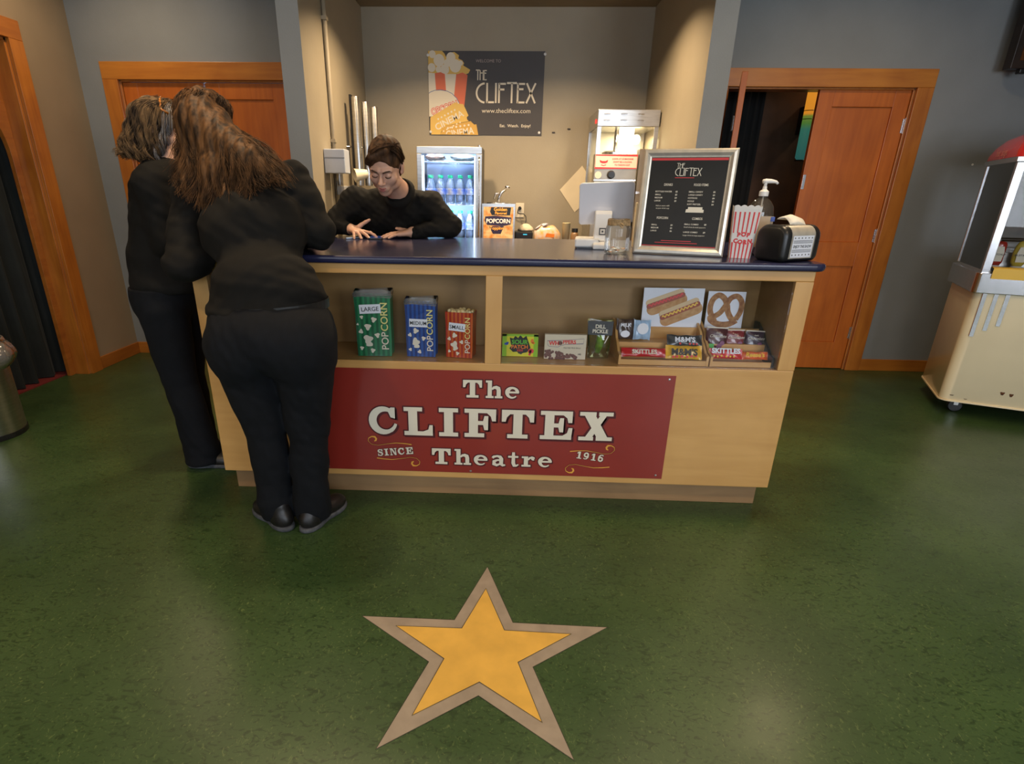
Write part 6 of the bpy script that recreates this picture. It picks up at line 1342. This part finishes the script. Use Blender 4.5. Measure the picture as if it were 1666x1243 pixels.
# hair: a soft inner volume and long wavy locks
HB = hairmat('long_brown_hair', (.022, .011, .005), (.145, .068, .025))
hs = .98
hv = [ell(T_pts(Rh, hd, (0, .026, .045), hs), A_(.086, .098, .092), Rh), (ell(T_pts(Rh, hd, (.0, .060, -.03), hs), A_(.088, .07, .09), Rh), .04)]
mids = [at(318, 270, 2.34), at(355, 280, 2.26), at(400, 265, 2.24), at(418, 268, 2.23)]
for a in mids: hv.append((rcone(T_pts(Rh, hd, (0, .07, -.02), hs), a, .070, .050), .05))
ends0 = [at(300, 300, 2.27), at(335, 322, 2.20), at(368, 322, 2.17), at(405, 305, 2.17), at(445, 285, 2.18)]
for a, b in zip([mids[0], mids[1], mids[1], mids[2], mids[3]], ends0): hv.append((rcone(a, b, .045, .018), .04))
def face_open(c, R, s, zc=-.02, yc=-.085, r=(.062, .06, .085)):
    e = ell(T_pts(R, c, (0, yc, zc), s), A_(*r) * s, R)
    return lambda P, d: smax(d, -prim_d(P, e), .012)
blobmesh('hair', hv, .03, .005, HB, P1, disp=folds(1.0, .003, [((1, 0, .25), 150, 1), ((1, 0, -.2), 100, .7)], 5), cut=face_open(hd, Rh, hs))
r1 = np.random.default_rng(5); paths = []
ends = np.array([at(286, 262, 2.32), at(284, 300, 2.27), at(305, 325, 2.22), at(335, 345, 2.17), at(368, 345, 2.145), at(400, 325, 2.14), at(432, 305, 2.14), at(460, 300, 2.15), at(482, 290, 2.17)])
midc = np.array([at(300, 215, 2.40), at(298, 245, 2.34), at(318, 262, 2.29), at(345, 272, 2.24), at(372, 268, 2.21), at(392, 258, 2.20), at(404, 248, 2.22), at(410, 238, 2.25), at(414, 230, 2.30)])
def lerpc(C, t): t = t * (len(C) - 1); i = min(int(t), len(C) - 2); return C[i] + (C[i + 1] - C[i]) * (t - i)
for L in range(105):
    t = (L + r1.uniform(-.4, .4)) / 104; t = min(1, max(0, t)); ph = r1.uniform(0, 6.3); fr = r1.uniform(2.3, 4.2); am = r1.uniform(.008, .019); lay = r1.uniform(-.022, .012); ln = r1.uniform(.72, 1.05)
    th = -1.5 + 3.2 * t; a0 = T_pts(Rh, hd, (.010 + .018 * math.sin(th), -.030 + .04 * r1.uniform(0, 1), .128), hs)
    a1 = T_pts(Rh, hd, (.088 * math.sin(th), .030 + .085 * max(-.2, math.cos(th)), .080), hs); a2 = T_pts(Rh, hd, (.098 * math.sin(th), .045 + .080 * max(-.1, math.cos(th)), .0), hs)
    m_ = lerpc(midc, t); e = m_ + (lerpc(ends, t) - m_) * ln; C = catmull([a0, a1, a2, m_ + A_(0, lay, -lay * .3), e + A_(0, lay * .6, 0)], 34)
    s = np.linspace(0, 1, 34)[:, None]; k = np.clip((s - .25) / .6, 0, 1)
    ax1 = A_(1, 0, .1); ax2 = A_(0, .5, .8)
    C = C + ax1 * am * k * np.sin(fr * 2 * PI * s + ph) + ax2 * am * .5 * k * np.cos(fr * 2 * PI * s + ph)
    for w in range(17):
        o = r1.normal(0, 1, 3) * .0062; fray = r1.normal(0, 1, 3) * .009; p2 = r1.uniform(0, 6.3)
        paths.append(C + o * (.35 + .65 * (1 - s)) * (s > -1) + fray * s ** 3 + A_(.0015, .001, .001) * np.sin(30 * s + p2))
strands('hair_locks', paths, HB, P1, .0013, .0006)

# ================================================================== woman at the left end of the counter
P2 = thing('person', 'person with shoulder-length greying wavy hair in black, standing at the left counter end', 'person', (0, 0, 0))
ankL, ankR = A_(-1.60, 2.67, .09), A_(-1.53, 2.56, .09); knL, knR = A_(-1.60, 2.68, .49), A_(-1.565, 2.54, .49)
hpL, hpR = A_(-1.575, 2.70, .86), A_(-1.575, 2.53, .86); pel = (hpL + hpR) / 2 + A_(0, 0, .05)
wst, chs, ub = A_(-1.565, 2.62, 1.04), A_(-1.535, 2.64, 1.22), A_(-1.51, 2.65, 1.34)
shR, shL = at(247, 300, 2.50), A_(-1.43, 2.80, 1.36); nk = A_(-1.475, 2.66, 1.435); hd2 = at(264, 216, 2.66)
elR = A_(-1.47, 2.50, 1.10); wrR = A_(-1.30, 2.70, 1.125); elL = A_(-1.40, 2.98, 1.15); wrL = A_(-1.24, 2.97, 1.125)
R2 = basis((1.0, .42, -.25), (0, 0, 1))
sk = head_prims(hd2, R2, .98, nk) + [(rcone(nk, ub, .05, .08), .05), (ell(ub, (.09, .14, .09)), .05), (ell(chs, (.10, .13, .13)), .06), (ell(wst, (.11, .13, .12)), .06), (ell(pel, (.12, .16, .12)), .06)]
for a, b, c in ((hpL, knL, ankL), (hpR, knR, ankR)): sk += [(rcone(a, b, .072, .052), .04), (rcone(b, c, .050, .034), .03), (rcone(c, c + A_(.03, 0, -.03), .034, .028), .03)]
for a, b, c in ((shL, elL, wrL), (shR, elR, wrR)): sk += [(rcone(ub, a, .06, .042), .05), (rcone(a, b, .042, .036), .03), (rcone(b, c, .035, .025), .02)]
sk += hand_prims(wrR, (1, .35, -.12), (.1, 0, 1), 1, curl=(.15, .2, .2)) + hand_prims(wrL, (1, -.25, -.12), (.1, 0, 1), -1, curl=(.15, .2, .2))
blobmesh('body', sk, .02, .0045, SKIN, P2, cut=socket_cut(hd2, R2, .98))
sh = [ell(wst, (.155, .165, .16)), (ell(wst + A_(0, 0, -.12), (.165, .185, .10)), .05), (ell(chs, (.150, .165, .17)), .07), (ell(ub, (.125, .165, .12)), .06), (rcone(shL, shR, .066, .068), .05), (rcone(nk + A_(0, 0, -.02), ub, .058, .09), .04), (rcone(shR, elR, .068, .062), .03), (rcone(elR, wrR, .056, .042), .03), (rcone(shL, elL, .066, .058), .03), (rcone(elL, wrL, .056, .042), .03)]
blobmesh('shirt', sh, .04, .006, CLOTH_S, P2, disp=folds(1.0, .0035, [((.6, .3, 1.6), 40, 1), ((-1, .2, 1.4), 30, .8)], 13), cut=lambda P, d: smax(d, -(P[:, 2] - .885), .006))
tr = [ell(pel, (.150, .180, .15)), (ell(pel + A_(-.04, 0, -.06), (.125, .165, .13)), .05)]
for a, b, c in ((hpL, knL, ankL), (hpR, knR, ankR)): tr += [(rcone(a + A_(0, 0, -.05), b, .108, .080), .022), (rcone(b, c, .078, .082), .015), (rcone(c, c + A_(0, 0, -.045), .082, .088), .015)]
blobmesh('trousers', tr, .02, .006, CLOTH_T, P2, disp=folds(1.0, .003, [((1, .3, .5), 36, 1), ((0, .2, 1), 30, .7)], 21), cut=lambda P, d: smax(smax(d, P[:, 2] - .91, .006), -(P[:, 2] - .028), .004))
shoe('shoe', (-1.655, 2.68, 0), (-1.405, 2.73, 0), P2); shoe('shoe', (-1.60, 2.55, 0), (-1.36, 2.585, 0), P2)
HG = hairmat('greying_brown_hair', (.024, .016, .011), (.22, .135, .065)); HGR = mat('grey_hair', (.26, .25, .25), .4, var=.4, scale=60, stretch=(1, 1, .2))
hv = [ell(T_pts(R2, hd2, (0, .026, .045), .98), A_(.084, .098, .090), R2), (ell(T_pts(R2, hd2, (0, .065, -.03)), A_(.075, .055, .085), R2), .04), (ell(T_pts(R2, hd2, (0, .07, -.09)), A_(.072, .045, .05), R2), .04)]
blobmesh('hair', hv, .03, .005, HG, P2, disp=folds(1.0, .003, [((.3, 1, .25), 130, 1)], 5), cut=face_open(hd2, R2, .98, yc=-.080, r=(.066, .062, .09)))
r1 = np.random.default_rng(9); pa, pg = [], []
for L in range(72):
    th = -2.35 + 4.7 * (L + r1.uniform(-.4, .4)) / 71; sx, cx_ = math.sin(th), math.cos(th); ph = r1.uniform(0, 6.3); am = r1.uniform(.011, .024)
    top = T_pts(R2, hd2, (.01 + .02 * sx, -.035 + .06 * r1.uniform(0, 1), .126)); a1 = T_pts(R2, hd2, (.086 * sx, .024 + .088 * cx_, .078)); a2 = T_pts(R2, hd2, (.094 * sx, .030 + .100 * cx_, .01))
    a3 = T_pts(R2, hd2, (.096 * sx, .040 + .098 * cx_, -.065)); a4 = T_pts(R2, hd2, (.102 * sx, .045 + .106 * cx_, -.115 - .02 * r1.uniform(0, 1)))
    if cx_ < -.55: a3, a4 = T_pts(R2, hd2, (.086 * sx, -.02, -.04)), T_pts(R2, hd2, (.090 * sx, -.005, -.105))
    C = catmull([top, a1, a2, a3, a4], 30); s = np.linspace(0, 1, 30)[:, None]; k = np.clip((s - .35) / .5, 0, 1)
    C = C + (R2[:, 0] * am * np.sin(15 * s + ph) + R2[:, 1] * am * np.cos(15 * s + ph)) * k
    for w in range(15):
        o = r1.normal(0, 1, 3) * .005; (pg if cx_ < -.35 and r1.uniform() < .75 else pa).append(C + o * (.4 + .6 * (1 - s)) + r1.normal(0, 1, 3) * .005 * s ** 3)
strands('hair_locks', pa, HG, P2, .0013, .0006); strands('grey_locks', pg, HGR, P2, .0012, .0006)
E_ = MB().tube([tuple(T_pts(R2, hd2, p)) for p in ((.088, -.03, .075), (.085, .0, .085), (.05, .01, .124), (0, .015, .137), (-.05, .01, .124), (-.085, .0, .085), (-.088, -.03, .075))], .003, 8, flat=1.6); E_.build('hair_band', mat('amber_tortoiseshell', (.45, .16, .03), .25, var=.4, scale=50), P2, smooth=True)
ea = T_pts(R2, hd2, (.083, .008, -.036)); MB().sphere(tuple(ea), .0035, n=10).build('earring', M['silver'], P2, smooth=True)

# ================================================================== clerk behind the counter
P3 = thing('person', 'person with short dark brown hair in a black shirt, leaning on the countertop behind it', 'person', (0, 0, 0))
hd3 = at(627, 272, 3.00); R3 = basis((-.10, -1.0, -.62), (.05, 0, 1)); s3 = 1.04
shA, shB = at(578, 328, 3.30), at(700, 334, 3.30)      # image left / image right shoulder
nk = at(648, 312, 3.18); ub = at(640, 348, 3.31); chs = A_(-.66, 3.45, 1.13); wst = A_(-.66, 3.58, 1.00); pel = A_(-.66, 3.64, .88)
elA, elB = at(540, 362, 3.22), at(734, 362, 3.26); wrA, wrB = at(570, 373, 3.16), at(672, 374, 3.16)
wrA[2] = max(wrA[2], CT + .030); wrB[2] = CT + .032; elA[2] = CT + .06; elB[2] = CT + .058
hp = (A_(-.74, 3.64, .84), A_(-.58, 3.64, .84)); kn = (A_(-.75, 3.60, .46), A_(-.57, 3.60, .46)); an = (A_(-.75, 3.66, .08), A_(-.57, 3.66, .08))
sk = head_prims(hd3, R3, s3, nk) + [(rcone(nk, ub, .046, .05), .04), (ell(ub, (.11, .05, .06)), .03), (ell(chs, (.13, .08, .12)), .05), (ell(wst, (.12, .09, .12)), .05), (ell(pel, (.15, .11, .11)), .05)]
for a, b, c in zip(hp, kn, an): sk += [(rcone(a, b, .07, .052), .04), (rcone(b, c, .050, .034), .03), (rcone(c, c + A_(0, -.03, -.03), .034, .028), .03)]
for a, b, c in ((shA, elA, wrA), (shB, elB, wrB)): sk += [(rcone(ub, a, .06, .042), .05), (rcone(a, b, .042, .036), .03), (rcone(b, c, .034, .024), .02)]
z0 = CT
# hand on the image left: fingers down to the counter, thumb and index raised
hA = hand_prims(wrA, (.72, -.62, -.10), (.15, -.15, 1), 1, s=.95, curl=((.25, .35, .38, .38), (.30, .25, .25, .25), (.25, .2, .2, .2)), thumb=(.75, .30, .62), aims=[A_(.95, -.30, .10), A_(.80, -.60, -.02), A_(.55, -.82, -.02), A_(.30, -.95, -.02)])
# hand on the image right: lying flat, thumb up and to the left
hB = hand_prims(wrB, (-1.0, -.18, -.08), (-.05, -.10, 1), -1, s=.95, curl=(.10, .16, .12), thumb=(-.80, .62, .20), aims=[A_(-1, -.02, -.04), A_(-1, -.22, -.05), A_(-.95, -.42, -.06), A_(-.85, -.62, -.06)])
sc_ = socket_cut(hd3, R3, s3)
blobmesh('body', sk + hA + hB, .02, .0032, SKIN, P3, cut=lambda P, d: sc_(P, d))
sh = [ell(chs, (.19, .135, .17)), (ell(A_(-.72, 3.385, 1.17), (.20, .075, .11)), .05), (ell(wst, (.17, .13, .15)), .06), (ell(ub + A_(0, .02, -.01), (.19, .115, .10)), .06), (rcone(shA, shB, .072, .074), .05), (rcone(nk + A_(0, .01, -.02), ub, .068, .10), .04), (ell(pel + A_(0, 0, .03), (.175, .14, .12)), .05)]
sh += [(rcone(shA, elA, .070, .056), .03), (rcone(elA, wrA - unit(wrA - elA) * .015, .052, .036), .02), (rcone(shB, elB, .072, .058), .03), (rcone(elB, wrB - unit(wrB - elB) * .012, .052, .037), .02)]
F3 = folds(1.0, .0036, [((1, .3, 1.2), 62, 1), ((-1, .2, 1.0), 55, .9), ((.2, 0, 1), 75, .5)], 17)
blobmesh('shirt', sh, .03, .005, CLOTH_S, P3, disp=F3, cut=lambda P, d: smax(d, -(P[:, 2] - .82), .006))
# collar standing round the neck
cq = MB(); rs = []
cdir = unit(hd3 - nk); cu = unit(np.cross(cdir, A_(0, 1, 0))); cw = np.cross(cdir, cu)
for j, (r, hgt) in enumerate(((.066, -.015), (.062, .036), (.068, .041), (.086, .006), (.082, -.004))): rs.append([tuple(nk + A_(.004, .012, -.012) + (cu * math.cos(a) + cw * math.sin(a)) * r * (1 + .04 * math.sin(2 * a)) + cdir * hgt) for a in [2 * PI * i / 36 for i in range(36)]])
cq.rings(rs, cap=False); cq.build('collar', CLOTH_S, P3, smooth=True)
for w_, e_, r_ in ((wrA, elA, .036), (wrB, elB, .037)):
    dd = unit(e_ - w_); c0 = w_ + dd * .006; uu = unit(np.cross(dd, A_(0, 0, 1))); vv = np.cross(dd, uu); cq = MB()
    cq.rings([[tuple(c0 + dd * l_ + (uu * math.cos(a) + vv * math.sin(a) * .86) * (r_ + g_)) for a in [2 * PI * i / 24 for i in range(24)]] for l_, g_ in ((.0, -.006), (-.002, .002), (.03, .004), (.045, .002))], cap=False); cq.build('cuff', CLOTH_S, P3, smooth=True)
tr = [ell(pel, (.18, .15, .13))]
for a, b, c in zip(hp, kn, an): tr += [(rcone(a, b, .10, .075), .02), (rcone(b, c, .074, .070), .015)]
blobmesh('trousers', tr, .02, .009, CLOTH_T, P3, cut=lambda P, d: smax(smax(d, P[:, 2] - .86, .006), -(P[:, 2] - .03), .004))
shoe('shoe', (-.75, 3.70, 0), (-.77, 3.45, 0), P3); shoe('shoe', (-.57, 3.70, 0), (-.55, 3.45, 0), P3)
# hair: cropped and swept from a side part
HD = hairmat('short_dark_brown_hair', (.022, .011, .005), (.10, .048, .020))
g3 = lambda *p: T_pts(R3, hd3, p, s3)
hv = [ell(g3(0, .024, .042), A_(.081, .100, .089) * s3, R3), (ell(g3(0, .05, -.03), A_(.070, .062, .06) * s3, R3), .03)]
hv += [(rcone(g3(-.030, -.046, .108), g3(.040, -.064, .084), .013 * s3, .012 * s3), .025), (rcone(g3(.040, -.066, .082), g3(.072, -.040, .040), .013 * s3, .010 * s3), .025)]
fo = ell(g3(-.004, -.098, -.010), A_(.070, .052, .088) * s3, R3)
ear = [ell(g3(x * .080, .008, -.008), A_(.016, .024, .034) * s3, R3) for x in (-1, 1)]
def cut3(P, d):
    d = smax(d, -prim_d(P, fo), .010)
    for e in ear: d = smax(d, -prim_d(P, e), .006)
    return d
blobmesh('hair', hv, .02, .003, HD, P3, disp=folds(1.0, .0009, [((1, .4, .3), 260, 1), ((.8, .8, .2), 200, .7)], 4), cut=cut3)
r1 = np.random.default_rng(3); pa = []
for L in range(420):
    u = r1.uniform(-1, 1); v = r1.uniform(0, 1); st = g3(-.030 + .02 * r1.normal(), -.045 + .085 * v, .126 - .03 * v * v)
    if L % 5 < 3:  # swept across the forehead to the image right
        w = r1.uniform(-.012, .012); C = catmull([st, g3(.005, -.060 + .06 * v + w, .122 - .02 * v), g3(.045, -.068 + .075 * v + w, .094), g3(.074, -.045 + .07 * v + w, .052 - .01 * v), g3(.080, -.022 + .06 * v, .022)], 16)
    else: C = catmull([st, g3(-.055, -.040 + .06 * v, .102), g3(-.076, -.022 + .06 * v, .068), g3(-.083, -.002 + .06 * v, .020)], 14)
    pa.append(C + r1.normal(0, 1, 3) * .0022)
strands('hair_locks', pa, HD, P3, .0011, .0005)
# features
LIP = mat('lip_skin', (.42, .13, .11), .4, var=.05); BROW = mat('dark_brow', (.05, .025, .012), .7, var=.2)
for x in (-1, 1):
    MB().tube([tuple(g3(x * .013, -.0925, .0235)), tuple(g3(x * .026, -.0905, .0285)), tuple(g3(x * .040, -.0800, .0275)), tuple(g3(x * .048, -.0700, .0225))], [.0026, .0034, .0029, .0012], 8).build('eyebrow', BROW, P3, smooth=True)
    MB().tube([tuple(g3(x * (.031 + .0135 * math.cos(a)), -.0722 - .0132 * math.cos(.9 * (a - PI / 2) * .9) * .98, .000 - .0045 * math.sin(a))) for a in [PI * i / 8 for i in range(9)]], .0017, 6).build('eyelash_line', BROW, P3, smooth=True)
lipq = lambda zz, yy, r, w: MB().tube([tuple(g3(w * k, yy + .010 * abs(k) ** 2.2, zz + .0015 * abs(k))) for k in (-1, -.66, -.33, 0, .33, .66, 1)], [r * .3, r * .8, r, r * .92, r, r * .8, r * .3], 10)
lipq(-.0555, -.0935, .0036, .020).build('upper_lip', LIP, P3, smooth=True); lipq(-.0650, -.0925, .0048, .017).build('lower_lip', LIP, P3, smooth=True)
lipq(-.0600, -.0915, .0024, .018).build('mouth_gap', mat('dark_mouth', (.05, .012, .01), .6, var=.1), P3, smooth=True)
